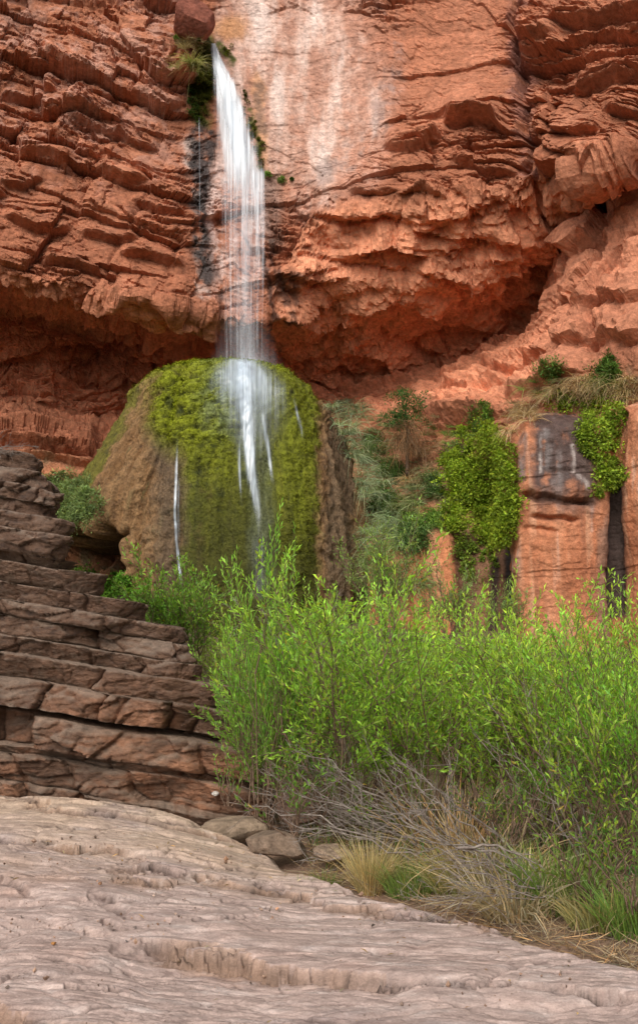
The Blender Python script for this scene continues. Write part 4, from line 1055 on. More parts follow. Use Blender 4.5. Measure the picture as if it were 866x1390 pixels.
small_shrub('shrub', 24, 690, 870, 800, 18, .7, 12, (.26, .38, .10), 'dusty green shrub at the dark end of the low rock wall', .10, .022, .036)
small_shrub('seedling', 25, 395, 1135, 1050, 7.7, .9, 7, (.20, .36, .05), 'leafy green seedling on the rocks at the right end of the pale slab', .065, .016, .022, (-.5, -.1), cat='plant', twig=.16)
small_shrub('seedling', 26, 310, 1095, 1025, 8.9, .9, 5, (.19, .34, .05), 'small leafy seedling at the foot of the dark ledge', .06, .014, .025, (.3, 0), cat='plant', twig=.14)
small_shrub('low_shrub', 27, 800, 1225, 1095, 6.1, .8, 9, (.25, .36, .05), 'low yellow green shrub on the sand near the lower right corner', .055, .014, .022, cat='shrub', twig=.18)
small_shrub('low_shrub', 28, 862, 1240, 1120, 5.8, .6, 8, (.15, .30, .05), 'low mid green shrub at the right edge just behind the slab', .06, .015, .022, cat='shrub', twig=.18)
small_shrub('low_shrub', 29, 690, 1150, 1020, 7.0, .7, 9, (.16, .30, .045), 'low green shrub growing among the dry reeds', .055, .013, .026, cat='shrub', twig=.2)
small_shrub('low_shrub', 30, 440, 1120, 1000, 8.1, .8, 9, (.17, .31, .045), 'low green shrub behind the tangle of grey dead twigs', .055, .013, .026, cat='shrub', twig=.2)
print('shrubs', time.time() - T0)

# ------------------------------------------------------------------ dead wood
def dead_tree(name, label, base, main, L, n_main, seed, thick=.011, sub=7, droop=-.05, cat='branch', group=None):
    r_ = np.random.default_rng(seed); lines = []
    main = np.asarray(main, float); main /= np.linalg.norm(main)
    for _k in range(n_main):
        dv = main + r_.normal(size=3) * np.array([.22, .25, .20]); dv /= np.linalg.norm(dv)
        l = L * r_.uniform(.55, 1.05); t = np.linspace(0, 1, 12)[:, None]
        p = r_.normal(size=3) * np.array([.08, .1, .02]) + dv * l * t + np.array([0, 0, droop]) * l * t**2 + np.cumsum(r_.normal(size=(12, 3)) * .02, 0) * l
        lines.append((p, thick * r_.uniform(.6, 1.1) * (1.05 - t[:, 0] * .85)))
        for tb in r_.uniform(.2, .98, sub):
            i = tb * 11; i0 = min(int(i), 10); q = p[i0] + (p[i0 + 1] - p[i0]) * (i - i0); tg = unit(p[i0 + 1] - p[i0])
            d2 = tg + r_.normal(size=3) * .55; d2 /= np.linalg.norm(d2); l2 = l * (1.15 - tb) * r_.uniform(.2, .5) + .06
            p2 = q + d2 * l2 * np.linspace(0, 1, 6)[:, None] + np.cumsum(r_.normal(size=(6, 3)) * .035, 0) * l2
            lines.append((p2, np.linspace(thick * .33, .0012, 6)))
            for t3 in r_.uniform(.3, 1, 3):
                q3 = p2[min(int(t3 * 5), 5)]; d3 = d2 + r_.normal(size=3) * .6; d3 /= np.linalg.norm(d3)
                lines.append((q3 + d3 * l2 * r_.uniform(.2, .5) * np.linspace(0, 1, 4)[:, None], np.linspace(.0018, .0009, 4)))
    V, Fc = tube_arrays(lines)
    o = link_mesh(name, mesh_arrays(name, V, Fc, True), M['dead']); o.location = base
    return tag(o, label, cat, group)
dead_tree('dead_branch', 'broad fan of grey dead twigs sweeping left over the straw tuft', at(628, 1165, 7.5), (-1, .15, .52), 1.7, 11, 1, .010, 8, -.12)
dead_tree('dead_branch', 'tangle of grey dead twigs beside the right end of the dark ledge', at(520, 1130, 7.9), (-1, .2, .42), 1.2, 9, 2, .008, 8, -.1)
dead_tree('dead_branch', 'crooked bleached branch bending down onto the slab rim at the right', at(640, 1150, 6.5), (1, -.25, .12), .62, 2, 3, .011, 5, -.5)
dead_tree('dead_branch', 'bundle of dark dead stems leaning left among the reeds', at(700, 1190, 6.8), (-.9, .1, .62), 1.2, 9, 4, .010, 7, -.1)
dead_tree('dead_branch', 'thicket of dry brown stems under the right hand willows', at(800, 1170, 7.2), (-.2, .2, 1), 1.3, 7, 5, .008, 8, 0)
dead_tree('dead_branch', 'spray of thin bare twigs with dry seed heads in front of the green column', at(400, 900, 8.6), (-.55, 0, 1), .95, 6, 6, .005, 4, .05)
dead_tree('dead_branch', 'thin white dead twigs on top of the dark ledge at the left edge', at(-18, 618, 12.2), (.8, -.1, .45), .75, 6, 7, .006, 6, -.25)
dead_tree('dead_branch', 'low mat of dry brown twigs on the sand behind the slab rim', at(760, 1215, 6.3), (-1, .1, .22), .9, 8, 8, .006, 8, -.05)

# ------------------------------------------------------------------ grasses
def tuft(name, label, base, n, H, rad, spread, col, tipc, bend=.35, W=.006, seed=0, cat='grass', group=None, dirn=(0, 0, 1)):
    r_ = np.random.default_rng(seed); az = r_.uniform(0, 2 * math.pi, n); rr = np.sqrt(r_.random(n)) * rad
    pos = np.stack([np.cos(az) * rr, np.sin(az) * rr * .8, 0 * rr], 1)
    o_ = np.stack([np.cos(az), np.sin(az), 0 * az], 1); sp = r_.uniform(.05, 1, n)[:, None] * spread
    d = np.array(dirn) + o_ * sp + r_.normal(size=(n, 3)) * .08
    be = o_ * sp * bend + np.array([0, 0, -1]) * (bend * r_.uniform(.2, 1.1, n))[:, None]
    c = vary(col, n, .22, .1); t_ = vary(tipc, n, .22, .1)
    V, Fc, C = blade_arrays(pos, d, H * r_.uniform(.5, 1.1, n), W * r_.uniform(.7, 1.3, n), be, c, t_)
    o = link_mesh(name, mesh_arrays(name, V, Fc, True, C), M['grass']); o.location = base
    return tag(o, label, cat, group)
def gat(px_, py_): return at(px_, py_, float(surfY(px_, py_)))
STRAW, DRY, GRN, BLU = (.46, .35, .16), (.42, .29, .15), (.13, .22, .04), (.31, .38, .20)
def gb(px_, Y):
    x_ = np.array([float(at(px_, 900, Y)[0])]); return (float(x_[0]), Y, float(floor_z(x_, np.array([Y]))[0]) - .01)
tuft('grass_tuft', 'upright straw coloured grass tuft standing alone behind the slab rim', gb(500, 7.2), 480, .54, .08, .5, STRAW, (.55, .43, .2), .4, .005, 1)
tuft('grass_tuft', 'green grass tuft just right of the straw tuft', gb(560, 7.1), 420, .36, .22, .55, GRN, (.26, .30, .08), .4, .006, 2)
tuft('grass_tuft', 'half dry grass tuft in front of the bundle of dark stems', gb(625, 6.9), 480, .42, .24, .6, (.24, .25, .08), STRAW, .45, .006, 3)
tuft('reed_clump', 'tall dry tan reeds with bent blades in the middle of the bank', gb(655, 7.1), 190, .8, .3, .6, DRY, (.55, .42, .24), .75, .011, 4, 'reeds')
tuft('reed_clump', 'dry reddish reeds standing behind the green tuft', gb(612, 7.6), 130, .95, .25, .4, (.40, .22, .10), (.5, .33, .16), .5, .009, 5, 'reeds')
tuft('reed_clump', 'pale collapsed reeds spilling over the slab rim', gb(690, 6.4), 360, .55, .22, .8, (.44, .34, .2), (.5, .4, .24), .7, .010, 6, 'reeds')
tuft('grass_tuft', 'long green grass tuft right of the collapsed reeds', gb(745, 6.4), 420, .55, .22, .5, GRN, (.24, .32, .07), .4, .007, 7)
tuft('grass_tuft', 'yellowish grass tuft near the slab rim at the right', gb(800, 6.05), 380, .34, .2, .6, (.28, .28, .09), STRAW, .45, .006, 8)
tuft('grass_tuft', 'deep green grass tuft at the right edge of the photo', gb(850, 5.9), 420, .45, .22, .5, GRN, (.2, .3, .06), .4, .007, 9)
tuft('grass_tuft', 'thin green grass tuft growing between the boulders and the straw tuft', gb(440, 7.5), 160, .2, .1, .6, GRN, (.24, .28, .07), .4, .005, 10)
tuft('grass_tuft', 'small green grass tuft on sand at the end of the slab', gb(412, 7.25), 90, .18, .06, .5, GRN, (.22, .28, .07), .4, .004, 11)
# fallen leaves and twigs lying on the slab
n = 150
gx_ = rng.uniform(-2.6, 2.2, n * 3); gy_ = rng.uniform(4.1, 8.6, n * 3); ok = (gy_ < slab_edge(gx_)) & (rng.random(n * 3) < np.exp(-(slab_edge(gx_) - gy_) / 1.1) + .12); gx_, gy_ = gx_[ok][:n], gy_[ok][:n]; n = len(gx_)
qx_, qy_, _q = to_px(np.stack([gx_, gy_, 0 * gx_ + .05], 1)); gp = at(qx_, qy_, surfY(qx_, qy_)) + np.array([0, 0, .006])
dl = np.stack([rng.normal(size=n), rng.normal(size=n), rng.normal(size=n) * .12], 1)
V, Fc, C = leaf_arrays(gp, dl, rng.uniform(.03, .07, n), rng.uniform(.008, .014, n), vary((.34, .23, .10), n, .4, .15), up=np.array([0, 0, 1.]) + rng.normal(size=(n, 3)) * .3)
o = link_mesh('leaf_litter', mesh_arrays('leaf_litter', V, Fc, False, C), M['grass']); tag(o, kind='stuff')
# thatch of fallen straw and ground cover: nobody could count it
n = 6500
pxr = rng.uniform(430, 900, n); yy_ = rng.uniform(0, 1, n)**1.5
xx = rng.uniform(-.1, 4.2, n); e_ = slab_edge(xx); yv_ = e_ + .12 + 2.2 * yy_
pos = np.stack([xx, yv_, floor_z(xx, yv_) + rng.uniform(0, .05, n)], 1)
dd_ = np.stack([rng.normal(size=n), rng.normal(size=n) * .8, rng.uniform(-.1, .5, n)], 1)
cc = vary((.38, .27, .16), n, .35, .12)
V, Fc, C = blade_arrays(pos, dd_, rng.uniform(.08, .3, n), rng.uniform(.003, .006, n), rng.normal(size=(n, 3)) * .25, cc)
o = link_mesh('dry_litter', mesh_arrays('dry_litter', V, Fc, True, C), M['grass']); tag(o, kind='stuff')
n = 9000
xx = rng.uniform(-3, 7, n); yv_ = 7 + 11 * rng.random(n)**1.3; ok = yv_ > slab_edge(xx) + .5
ok &= (xx > -.2) | (yv_ > 13); xx, yv_ = xx[ok], yv_[ok]; n = len(xx)
pos = np.stack([xx, yv_, floor_z(xx, yv_)], 1)
V, Fc, C = blade_arrays(pos, np.stack([rng.normal(size=n) * .4, rng.normal(size=n) * .4, np.ones(n)], 1), rng.uniform(.15, .5, n), rng.uniform(.006, .012, n), rng.normal(size=(n, 3)) * .3 - np.array([0, 0, .2]), vary((.13, .19, .045), n, .35, .2))
o = link_mesh('undergrowth', mesh_arrays('undergrowth', V, Fc, True, C), M['grass']); tag(o, kind='stuff')
n = 900
gx_ = rng.uniform(-3.2, 2.4, n * 3); gy_ = rng.uniform(4.0, 9.2, n * 3); cl_ = fbm(gx_ * 1.2, gy_ * 1.6, None, 3, .5, 771); ok = (gy_ < slab_edge(gx_) + .1) & (cl_ > .05); gx_, gy_ = gx_[ok][:n], gy_[ok][:n]; n = len(gx_)
qx_, qy_, _q = to_px(np.stack([gx_, gy_, 0 * gx_ + .05], 1)); gp = at(qx_, qy_, surfY(qx_, qy_)); r_ = rng.lognormal(-5.3, .5, n)[:, None]
tet = unit(rng.normal(size=(n, 6, 3)) * .25 + np.array([[1, 0, 0], [-1, 0, 0], [0, 1, 0], [0, -1, 0], [0, 0, .7], [0, 0, -.7]])[None])
V = (gp[:, None] + tet * r_[:, None] * rng.uniform(.6, 1.3, (n, 1, 3))).reshape(-1, 3)
Fc = ((np.arange(n) * 6)[:, None, None] + np.array([[0, 2, 4], [2, 1, 4], [1, 3, 4], [3, 0, 4], [2, 0, 5], [1, 2, 5], [3, 1, 5], [0, 3, 5]])[None]).reshape(-1, 3)
o = link_mesh('grit', mesh_arrays('grit', V, Fc, False, np.repeat(vary((.27, .18, .13), n, .35, .1), 6, 0)), M['stone']); tag(o, kind='stuff')
print('grass', time.time() - T0)

# ------------------------------------------------------------------ plants rooted on the rock
def on_rock(fn, n, box, db=None, near=0):
    """n seats on the rock inside an outline given by fn(px,py)"""
    out = []
    x0, x1, y0, y1 = box
    m_ = max(n * 6, 600); px_ = rng.uniform(x0, x1, m_); py_ = rng.uniform(y0, y1, m_); k = fn(px_, py_) > rng.random(m_)
    px_, py_ = px_[k][:n], py_[k][:n]
    Ys = surfY(px_, py_, db)
    if near: Ys = np.minimum(Ys, np.min([surfY(px_ + a, py_ + b, db) for a in (-near, 0, near) for b in (-near, near)], 0) + .15)
    return at(px_, py_, Ys), px_, py_
def mat_of(name, label, fn, box, n_cl, per, r_cl, L, W, col, group=None, cat='fern', hang=.25, mat='fern', dark=.55, db=None, near=0):
    S, px_, py_ = on_rock(fn, n_cl, box, db, near); n_cl = len(S)
    base = S.mean(0); base[2] = S[:, 2].min()
    k = np.repeat(np.arange(n_cl), per); n = len(k)
    rad = (rng.uniform(.3, 1.0, n_cl)**1.5 * 1.6)[k] * r_cl; big = rng.uniform(.65, 1.3, n_cl)[k]
    dv = unit(rng.normal(size=(n, 3)) + np.array([0, -.9, .45]))
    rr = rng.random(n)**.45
    pos = S[k] + dv * (rad * rr)[:, None] - base
    d = unit(dv + rng.normal(size=(n, 3)) * .5 + np.array([0, -.3, -hang]))
    tone = rng.normal(size=(n_cl, 1)) * .26
    c = vary(col, n, .16, .08) * np.exp(tone[k]) * (dark + (1.12 - dark) * rr * np.clip(.75 + .5 * dv[:, 2], .5, 1.2))[:, None]  # clump cores and undersides tinted darker, shade put into the leaf colour
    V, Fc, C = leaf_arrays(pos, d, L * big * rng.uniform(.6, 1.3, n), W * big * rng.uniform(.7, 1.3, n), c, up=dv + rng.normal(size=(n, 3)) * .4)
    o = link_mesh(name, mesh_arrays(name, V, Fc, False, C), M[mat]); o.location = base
    return tag(o, label, cat, group)
def hang_grass(name, label, fn, box, n, L, W, col, tipc, out=.35, fall=1.0, group=None, cat='grass', side=(0, 0)):
    nt_ = max(6, n // 42); T_, px_, py_ = on_rock(fn, nt_, box); base = T_.mean(0); nt_ = len(T_)
    k = rng.integers(0, nt_, n); az = rng.uniform(0, 2 * math.pi, n); ra = np.sqrt(rng.random(n)) * .13
    S = T_[k] + np.stack([np.cos(az) * ra, np.sin(az) * ra * .5, .05 + 0 * az], 1)
    sz = rng.uniform(.5, 1.25, nt_)[k]; tone = np.exp(rng.normal(size=nt_) * .22)[k][:, None]
    d = np.stack([np.cos(az) * .55 + rng.normal(size=n) * .2 + side[0], np.sin(az) * .4 - out * rng.uniform(.3, 1.3, n), .55 + rng.normal(size=n) * .25], 1)
    be = np.stack([np.cos(az) * .25 + side[1], -.1 + 0 * az, -fall * rng.uniform(.45, 1.35, n)], 1)
    L = L * sz
    V, Fc, C = blade_arrays(S - base, d, L * rng.uniform(.5, 1.15, n), W * rng.uniform(.7, 1.3, n), be, vary(col, n, .22, .08) * tone, np.clip(vary(tipc, n, .22, .08) * tone, 0, 1))
    o = link_mesh(name, mesh_arrays(name, V, Fc, True, C), M['grass']); o.location = base
    return tag(o, label, cat, group)
wob_ = lambda px_, py_: 12 * fbm(px_ / 28, py_ / 28, None, 3, .6, 701)
def E(cx_, cy_, rx, ry, s=.42): return lambda px_, py_: 1 - sstep(np.sqrt(((px_ + wob_(px_, py_) - cx_) / rx)**2 + ((py_ + wob_(py_, px_) - cy_) / ry)**2), 1 - s, 1 + s)
def U_(*fs): return lambda a, b: np.maximum.reduce([f(a, b) for f in fs])
OFF = lambda f: (lambda a, b: f(a, b) * (a > np.interp(b, prof[:, 0], prof[:, 2]) + 9))     # not on the mound
LIME = (.27, .36, .03)
mat_of('fern_mat', 'large lime green fern mat covering the slope above the dark low wall', U_(E(652, 650, 44, 62), E(625, 700, 22, 20), E(678, 700, 22, 40)), (570, 720, 560, 790), 480, 46, .18, .085, .045, LIME, near=14)
mat_of('fern_mat', 'lime green fern curtain hanging down the right side of the black stained top', U_(E(800, 580, 18, 45), E(772, 548, 30, 12), E(828, 560, 20, 60), E(832, 640, 14, 34), E(812, 640, 9, 36)), (730, 860, 520, 690), 260, 40, .14, .08, .042, (.24, .33, .03))
mat_of('fern_mat', 'thin trailing ferns on the dark low wall below the big fern mat', U_(E(640, 760, 22, 26), E(660, 740, 14, 40)), (600, 700, 710, 820), 60, 36, .12, .075, .04, (.20, .28, .04))
mat_of('fern_mat', 'green creeper along the brow of the low orange wall', U_(E(590, 706, 36, 9), E(560, 712, 18, 10)), (540, 640, 690, 730), 70, 40, .12, .08, .04, (.18, .29, .05))
mat_of('fern_mat', 'bright green ferns under the dark overhang at the left foot of the mound', U_(E(142, 806, 44, 24), E(190, 842, 44, 26), E(112, 790, 14, 14)), (85, 250, 760, 880), 230, 50, .24, .10, .05, (.13, .28, .03), db=DBB)
mat_of('creeping_plant', 'grassy green bank between the dark ledge and the mound', U_(E(92, 680, 36, 34), E(75, 660, 22, 12)), (50, 140, 640, 730), 260, 44, .16, .12, .022, (.22, .29, .10), cat='plant', db=DBB)
hang_grass('hanging_grass', 'pale blue green grass hanging beside the top of the right flank of the mound', OFF(U_(E(474, 590, 22, 38), E(460, 562, 14, 14))), (436, 505, 540, 650), 1500, .85, .014, BLU, (.40, .46, .27), .4, 1.1)
hang_grass('hanging_grass', 'second pale grass clump hanging lower down by the right flank of the mound', OFF(E(506, 655, 22, 32)), (470, 540, 610, 700), 1100, .8, .014, BLU, (.40, .46, .27), .4, 1.1)
hang_grass('hanging_grass', 'third pale grass clump above the willows left of the orange wall patch', OFF(U_(E(530, 718, 22, 36), E(508, 720, 14, 34))), (480, 570, 670, 770), 1200, .8, .014, (.26, .34, .17), (.36, .42, .22), .4, 1.1)
hang_grass('dry_grass', 'tan dry grass drooping over the brow of the rock face', U_(E(710, 556, 16, 14), E(745, 536, 26, 10), E(790, 528, 30, 10), E(696, 580, 7, 22)), (680, 830, 510, 610), 2600, .5, .013, DRY, (.52, .38, .2), .4, 1.1, side=(-.1, 0))
hang_grass('dry_grass', 'dry grass skirt with green tops at the right edge above the fern curtain', U_(E(846, 530, 26, 18), E(812, 530, 12, 16)), (800, 890, 500, 570), 1300, .6, .013, (.36, .27, .12), (.50, .38, .2), .4, 1.1)
hang_grass('dry_grass', 'patch of brown dry grass on the slope left of the fern mat', U_(E(588, 610, 30, 34), E(575, 660, 28, 26)), (530, 640, 565, 710), 1300, .5, .013, (.34, .23, .12), (.44, .31, .16), .35, .9)
hang_grass('green_grass', 'dusty grey green grass filling the gully above the orange wall patch', OFF(U_(E(560, 668, 46, 34), E(530, 610, 30, 40))), (480, 640, 560, 730), 2400, .5, .013, (.22, .27, .11), (.36, .37, .18), .4, .9)
hang_grass('green_grass', 'pale grass falling down the gully between the mound and the orange wall patch', U_(E(525, 760, 40, 60), E(560, 790, 40, 40)), (470, 620, 690, 850), 2400, .6, .014, (.22, .31, .10), (.35, .41, .17), .4, .9)
hang_grass('green_grass', 'soft green grass on the slope just under the pink shelf', U_(E(610, 595, 34, 14), E(560, 690, 22, 16)), (540, 660, 570, 720), 1000, .45, .013, (.15, .22, .05), (.22, .30, .08), .35, .8)
hang_grass('green_grass', 'fresh green grass among the dry grass at the brow', U_(E(735, 525, 30, 9), E(832, 522, 24, 12)), (700, 860, 505, 550), 700, .5, .013, (.16, .23, .05), (.26, .31, .09), .35, .9)
for i, (px_, py_, rx, ry, c_, lab) in enumerate([
    (652, 572, 15, 26, (.13, .22, .035), 'small round green shrub above the lime fern mat'),
    (748, 506, 15, 11, (.12, .21, .04), 'small green shrub on the pink shelf above the dry grass'),
    (822, 505, 14, 14, (.12, .21, .04), 'small green shrub at the right end of the pink shelf'),
    (520, 690, 20, 22, (.12, .20, .05), 'dusty green shrub between the pale grass clumps'),
    (560, 735, 18, 18, (.11, .19, .05), 'dark green shrub beside the orange wall patch'),
    (505, 610, 16, 20, (.12, .20, .05), 'green shrub right of the topmost pale grass clump'),
    (590, 660, 15, 14, (.13, .21, .06), 'grey green shrub on the slope left of the fern mat'),
    (620, 625, 13, 13, (.16, .23, .06), 'pale green shrub at the upper left corner of the fern mat'),
    (535, 640, 14, 14, (.11, .19, .045), 'dark green shrub below the brown skirt of the small tree')]):
    mat_of('slope_shrub', lab, E(px_, py_, rx, ry, .3), (px_ - 40, px_ + 40, py_ - 40, py_ + 40), 46, 60, .2, .085, .026, c_, 'small shrubs on the slope right of the mound', 'shrub', 0)
# small evergreen with a brown skirt
tb = gat(552, 640); tb[1] -= .15
tr = empty('small_tree', tb, 'small dark green tree with hanging brown dead skirt right of the mound', 'tree')
cl = []; H = float(at(552, 535, tb[1])[2] - tb[2])
for _k in range(46):
    c0 = np.array([rng.normal() * .28, rng.normal() * .2, H * rng.uniform(.55, 1.0)]); c0[0] *= 1.5 - c0[2] / H * .6; c0[0] += -.15 * (c0[2] / H < .8)
    nn_ = 60; dv = unit(rng.normal(size=(nn_, 3)) + np.array([0, -.3, .6])); pos = c0 + dv * rng.random((nn_, 1))**.5 * .2
    cl.append(leaf_arrays(pos, dv + rng.normal(size=(nn_, 3)) * .4, rng.uniform(.06, .12, nn_), .03, vary((.075, .15, .035), nn_, .25, .1)))
V, Fc, C = join(cl); link_mesh('crown', mesh_arrays('crown', V, Fc, False, C), M['fern'], tr)
nn_ = 700; pos = np.stack([rng.normal(size=nn_) * .2, rng.normal(size=nn_) * .15 - .05, H * rng.uniform(.25, .62, nn_)], 1)
V, Fc, C = blade_arrays(pos, np.stack([rng.normal(size=nn_) * .4, rng.normal(size=nn_) * .4 - .3, .2 + 0 * pos[:, 0]], 1), rng.uniform(.4, .9, nn_), .014, np.array([0, 0, -1.2]) + rng.normal(size=(nn_, 3)) * .2, vary((.26, .15, .075), nn_, .25, .1))
link_mesh('dead_skirt', mesh_arrays('dead_skirt', V, Fc, True, C), M['grass'], tr)
V, Fc = tube_arrays([(np.array([[0, 0, -.1], [.02, 0, H * .4], [-.02, 0, H * .8]]), np.array([.06, .045, .02]))], 6)
link_mesh('trunk', mesh_arrays('trunk', V, Fc, True), M['bark'], tr)
# left of the lip: hanging moss, grass tufts
mat_of('moss_curtain', 'dark olive moss curtain hanging left of the waterfall lip', U_(E(279, 95, 11, 36), E(272, 130, 9, 30), E(290, 68, 6, 10)), (255, 300, 50, 170), 150, 60, .10, .06, .03, (.085, .09, .014), cat='moss', hang=.8, mat='moss')
mat_of('fern_mat', 'tiny green ferns at the lower end of the moss curtain', U_(E(263, 148, 7, 13), E(262, 122, 6, 8)), (250, 280, 105, 170), 26, 40, .09, .06, .03, (.10, .18, .035))
hang_grass('hanging_grass', 'green and tan grass tuft hanging from the cliff left of the waterfall lip', E(252, 93, 17, 9), (230, 280, 80, 110), 800, .75, .012, (.30, .36, .10), (.55, .45, .22), .5, 1.1, side=(-.15, 0))
hang_grass('dry_grass', 'small dry grass tuft above the green one on the cliff at the lip', E(257, 62, 13, 7), (235, 280, 50, 75), 450, .5, .011, (.36, .28, .14), (.48, .38, .2), .4, .9)
mat_of('cliff_plant', 'tiny green plant growing on the cliff below the dark red boulder', E(239, 46, 5, 6), (225, 255, 30, 60), 1, 170, .14, .07, .03, (.16, .24, .04), cat='plant')
for cx_, cy_, r_c, lab in ((366, 238, 5, 'tiny green plant on the cliff just right of the falling water'), (379, 247, 5, 'second tiny green plant on the cliff, a little below and right of the first'), (397, 243, 4, 'smallest tiny green plant, farthest right of the falling water')):
    mat_of('cliff_plant', lab, (lambda a, b, cx_=cx_, cy_=cy_, r_c=r_c: (np.hypot(a - cx_, b - cy_) < r_c) * 1.0), (cx_ - 7, cx_ + 7, cy_ - 7, cy_ + 7), 1, 150, .11, .07, .03, (.12, .20, .035), 'tiny plants on the cliff right of the fall', 'plant')
mat_of('moss_strip', 'thin moss strip along the right edge of the falling water', U_(E(333, 140, 4, 16), E(343, 180, 5, 26), E(355, 212, 5, 16), E(308, 68, 8, 7)), (300, 370, 55, 235), 110, 46, .06, .05, .025, (.12, .13, .018), cat='moss', hang=.5, mat='moss')
# moss cushions on the mound: part of the mound
wgt = (MO['lumpy'] * .9 + MO['gm'] * .035) * MO['front'] * (1 - MO['cave'])
wgt = wgt * (MO['py'] < 860)
pr = wgt.ravel() * np.repeat(np.clip(RR[:, :1], .3, 4), RR.shape[1], 1).ravel(); idx = rng.choice(pr.size, 26000, p=pr / pr.sum())
Pq, Nq = MO['P'].reshape(-1, 3)[idx], MO['N'].reshape(-1, 3)[idx]
colm = Cm.reshape(-1, 3)[idx] * rng.uniform(.75, 1.45, (len(idx), 1))
d = unit(Nq + rng.normal(size=Nq.shape) * .45 + np.array([0, 0, -.35]))
V, Fc, C = leaf_arrays(Pq + rng.normal(size=Pq.shape) * .02 - org, d, rng.uniform(.025, .06, len(idx)), rng.uniform(.018, .038, len(idx)), np.clip(colm, 0, 1), up=Nq + np.array([0, 0, .6]))
o = link_mesh('moss', mesh_arrays('moss', V, Fc, False, C), M['moss'], mound); tag(o, kind='stuff')
print('rock plants', time.time() - T0)

# ================================================================== WATER
def sheet(rows_, nx, ny, mat, name, parent, ybase, sd=0, seedu=0.0, edge=.25, fade=(.0, .0), lift=.06, follow=True):
    """rows_: (py, left, right, density, [Y]) ; hangs in the air or follows the rock"""
    r = np.array([q[:4] for q in rows_], float); py_ = np.linspace(r[0, 0], r[-1, 0], ny)
    L_ = np.interp(py_, r[:, 0], r[:, 1]); R_ = np.interp(py_, r[:, 0], r[:, 2]); D_ = np.interp(py_, r[:, 0], r[:, 3])
    if ny > 8:
        L_ = blur(np.repeat(L_[:, None], 3, 1), 6)[:, 1]; R_ = blur(np.repeat(R_[:, None], 3, 1), 6)[:, 1]
    u = np.linspace(0, 1, nx); PXs = L_[:, None] + (R_ - L_)[:, None] * u[None]; PYs = np.repeat(py_[:, None], nx, 1)
    if callable(ybase): Ys = ybase(PXs, PYs)
    else: Ys = blur(surfY(PXs, PYs), 4) - lift
    V = at(PXs, PYs, Ys)
    V[..., 1] += .04 * fbm(PXs / 12 + sd, PYs / 60, None, 2, .5, 800 + sd)
    e = np.minimum(u, 1 - u)[None] / edge
    jag = .6 * fbm(PXs / 5 + sd * 9, PYs / 50, None, 3, .6, 810 + sd)
    dens = D_[:, None] * sstep(e + jag * .5, 0, 1)
    tt = (py_ - py_[0]) / (py_[-1] - py_[0])
    if fade[0]: dens = dens * sstep(tt, 0, fade[0])[:, None]
    if fade[1]: dens = dens * (1 - sstep(tt[:, None] + .25 * jag * fade[1] * 2, 1 - fade[1], 1))
    # texture measured along and across the sheet in metres
    uv = np.stack([(PXs - 320) / 80 + seedu + .12 * sd, V[..., 2] / 4 + sd * .37], -1)
    V = V.reshape(-1, 3) - np.array(parent.location)
    me = mesh_arrays(name, V, grid_faces(ny, nx), True, None, {'dens': np.clip(dens, 0, 1)}, uv)
    return link_mesh(name, me, mat, parent)
fb_ = at(320, 500, 25.1)
fall = empty('waterfall', fb_, 'tall white waterfall dropping from the notch in the red cliff onto the mound', 'waterfall')
rowsF = [(58, 286, 293, 1), (66, 284, 297, 1), (80, 285, 304, 1), (110, 287, 322, 1), (150, 289, 338, 1), (200, 292, 353, .95), (235, 295, 361, .8), (270, 297, 362, .5), (320, 300, 362, .32), (400, 303, 360, .26), (470, 304, 358, .26), (508, 303, 358, .26)]
pyk = np.arange(58, 505, 4.0)
mid = np.interp(pyk, [r[0] for r in rowsF], [(r[1] + r[2]) / 2 for r in rowsF]); hw = np.interp(pyk, [r[0] for r in rowsF], [(r[2] - r[1]) / 2 for r in rowsF])
sy = np.min([surfY(mid + k * hw, pyk) for k in (-.8, -.4, 0, .4, .8)], 0)
ymin = np.minimum.accumulate(np.where(pyk < 440, sy, 99)); ymin = np.maximum(ymin, 24.7)
yk = blur(np.repeat((ymin - .10)[:, None], 3, 1), 8)[:, 1]
print('fall Y', yk[::15].round(2))
ff = lambda off: (lambda a, b: np.interp(b, pyk, yk) + off)
sheet(rowsF, 60, 240, M['water'], 'water_sheet', fall, ff(0), 1)
sheet([(58, 286, 293, 1), (80, 286, 302, 1), (110, 289, 318, 1), (150, 293, 332, 1), (200, 302, 346, .9), (260, 314, 350, .55), (330, 318, 348, .5), (400, 319, 348, .5), (508, 318, 350, .66)], 40, 240, M['core'], 'water_sheet', fall, ff(-.12), 2, .4, .45)
sheet([(205, 296, 361, .4), (300, 298, 362, .42), (420, 300, 362, .36), (503, 300, 362, .32)], 60, 160, M['strand'], 'water_strands', fall, ff(-.25), 3, .9, .15, (.2, 0))
sheet([(215, 338, 361, .8), (240, 340, 362, .9), (300, 344, 361, .6), (420, 348, 360, .35)], 40, 160, M['strand'], 'water_strands', fall, ff(-.18), 4, 1.7, .2, (.1, .4))
sheet([(420, 296, 366, .1), (470, 288, 375, .25), (497, 276, 392, .5), (525, 270, 402, .3)], 40, 40, M['veil'], 'spray', fall, lambda a, b: 24.35 + 0 * a, 5, .3, .5, (.35, .3))
cas = empty('cascade', at(335, 640, 24), 'white water sliding down the green column of the mound below the waterfall', 'cascade')
sheet([(485, 300, 352, .42), (492, 284, 368, .42), (502, 276, 384, .44), (514, 272, 393, .42), (535, 278, 404, .34), (565, 292, 402, .25), (620, 306, 390, .12)], 70, 90, M['veil'], 'water_film', cas, None, 10, .7, .45, (.02, .5), .14)
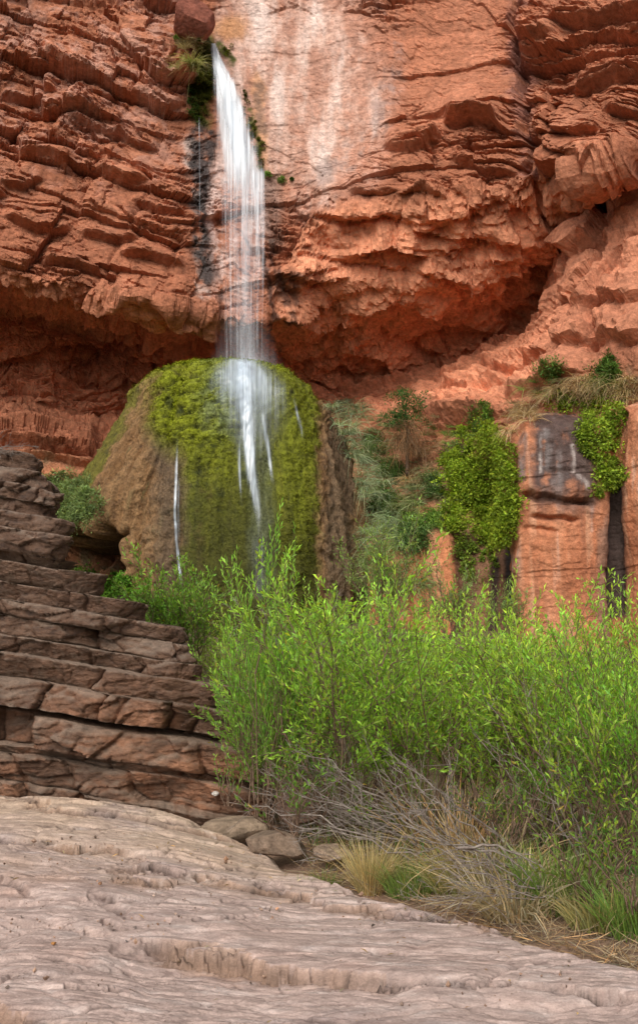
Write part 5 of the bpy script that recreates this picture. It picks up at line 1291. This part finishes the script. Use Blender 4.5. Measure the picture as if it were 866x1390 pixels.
sheet([(485, 306, 350, .8), (492, 294, 362, .8), (502, 286, 374, .8), (512, 280, 386, .85), (530, 284, 398, .75), (560, 300, 392, .5), (600, 312, 376, .3), (660, 322, 366, .15)], 80, 140, M['film'], 'water_film', cas, None, 11, .2, .3, (.02, .5))
sheet([(485, 314, 350, .95), (520, 314, 350, .9), (550, 318, 348, 1), (600, 325, 349, 1), (650, 333, 352, .9), (700, 345, 357, .8), (735, 350, 357, .6)], 40, 200, M['film'], 'water_stream', cas, None, 12, .6, .35, (.03, .3), .10)
sheet([(585, 320, 327, .6), (640, 322, 328, .85), (690, 325, 330, .7)], 12, 90, M['film'], 'water_stream', cas, None, 13, 1.1, .4, (.2, .3))
sheet([(540, 348, 358, .5), (600, 358, 367, .9), (665, 369, 374, .7)], 12, 100, M['film'], 'water_stream', cas, None, 14, 1.5, .4, (.25, .3))
sheet([(720, 340, 362, .35), (820, 342, 360, .25)], 20, 60, M['film'], 'water_film', cas, None, 15, 1.9, .4, (.3, .3))
sheet([(538, 396, 401, .5), (565, 401, 408, .8), (600, 409, 416, .5)], 12, 60, M['film'], 'water_stream', cas, None, 16, 2.2, .4, (.25, .35))
tri = empty('water_trickle', at(242, 800, 23.5), 'thin white water thread running down the brown left side of the mound', 'trickle')
sheet([(590, 238, 243, .5), (650, 236, 242, .9), (700, 234.5, 241, 1), (740, 237, 243, 1), (775, 241, 247, 1), (800, 244, 249, .9)], 12, 160, M['film'], 'water_stream', tri, None, 17, 2.5, .4, (.2, .1))
sheet([(640, 240, 245, .5), (690, 240, 244, .8), (745, 240, 245, .6)], 10, 90, M['film'], 'water_stream', tri, None, 18, 2.9, .4, (.25, .3), .08)
tri2 = empty('water_trickle', at(270, 160, 25.5), 'faint water thread dripping from the moss curtain left of the waterfall', 'trickle')
sheet([(155, 269, 271.5, .8), (250, 270, 272, .5), (330, 270, 272.5, .2)], 6, 80, M['film'], 'water_thread', tri2, None, 19, 3.3, .4, (.1, .4), .15)
print('done', time.time() - T0, 'objects', len(SC.objects))
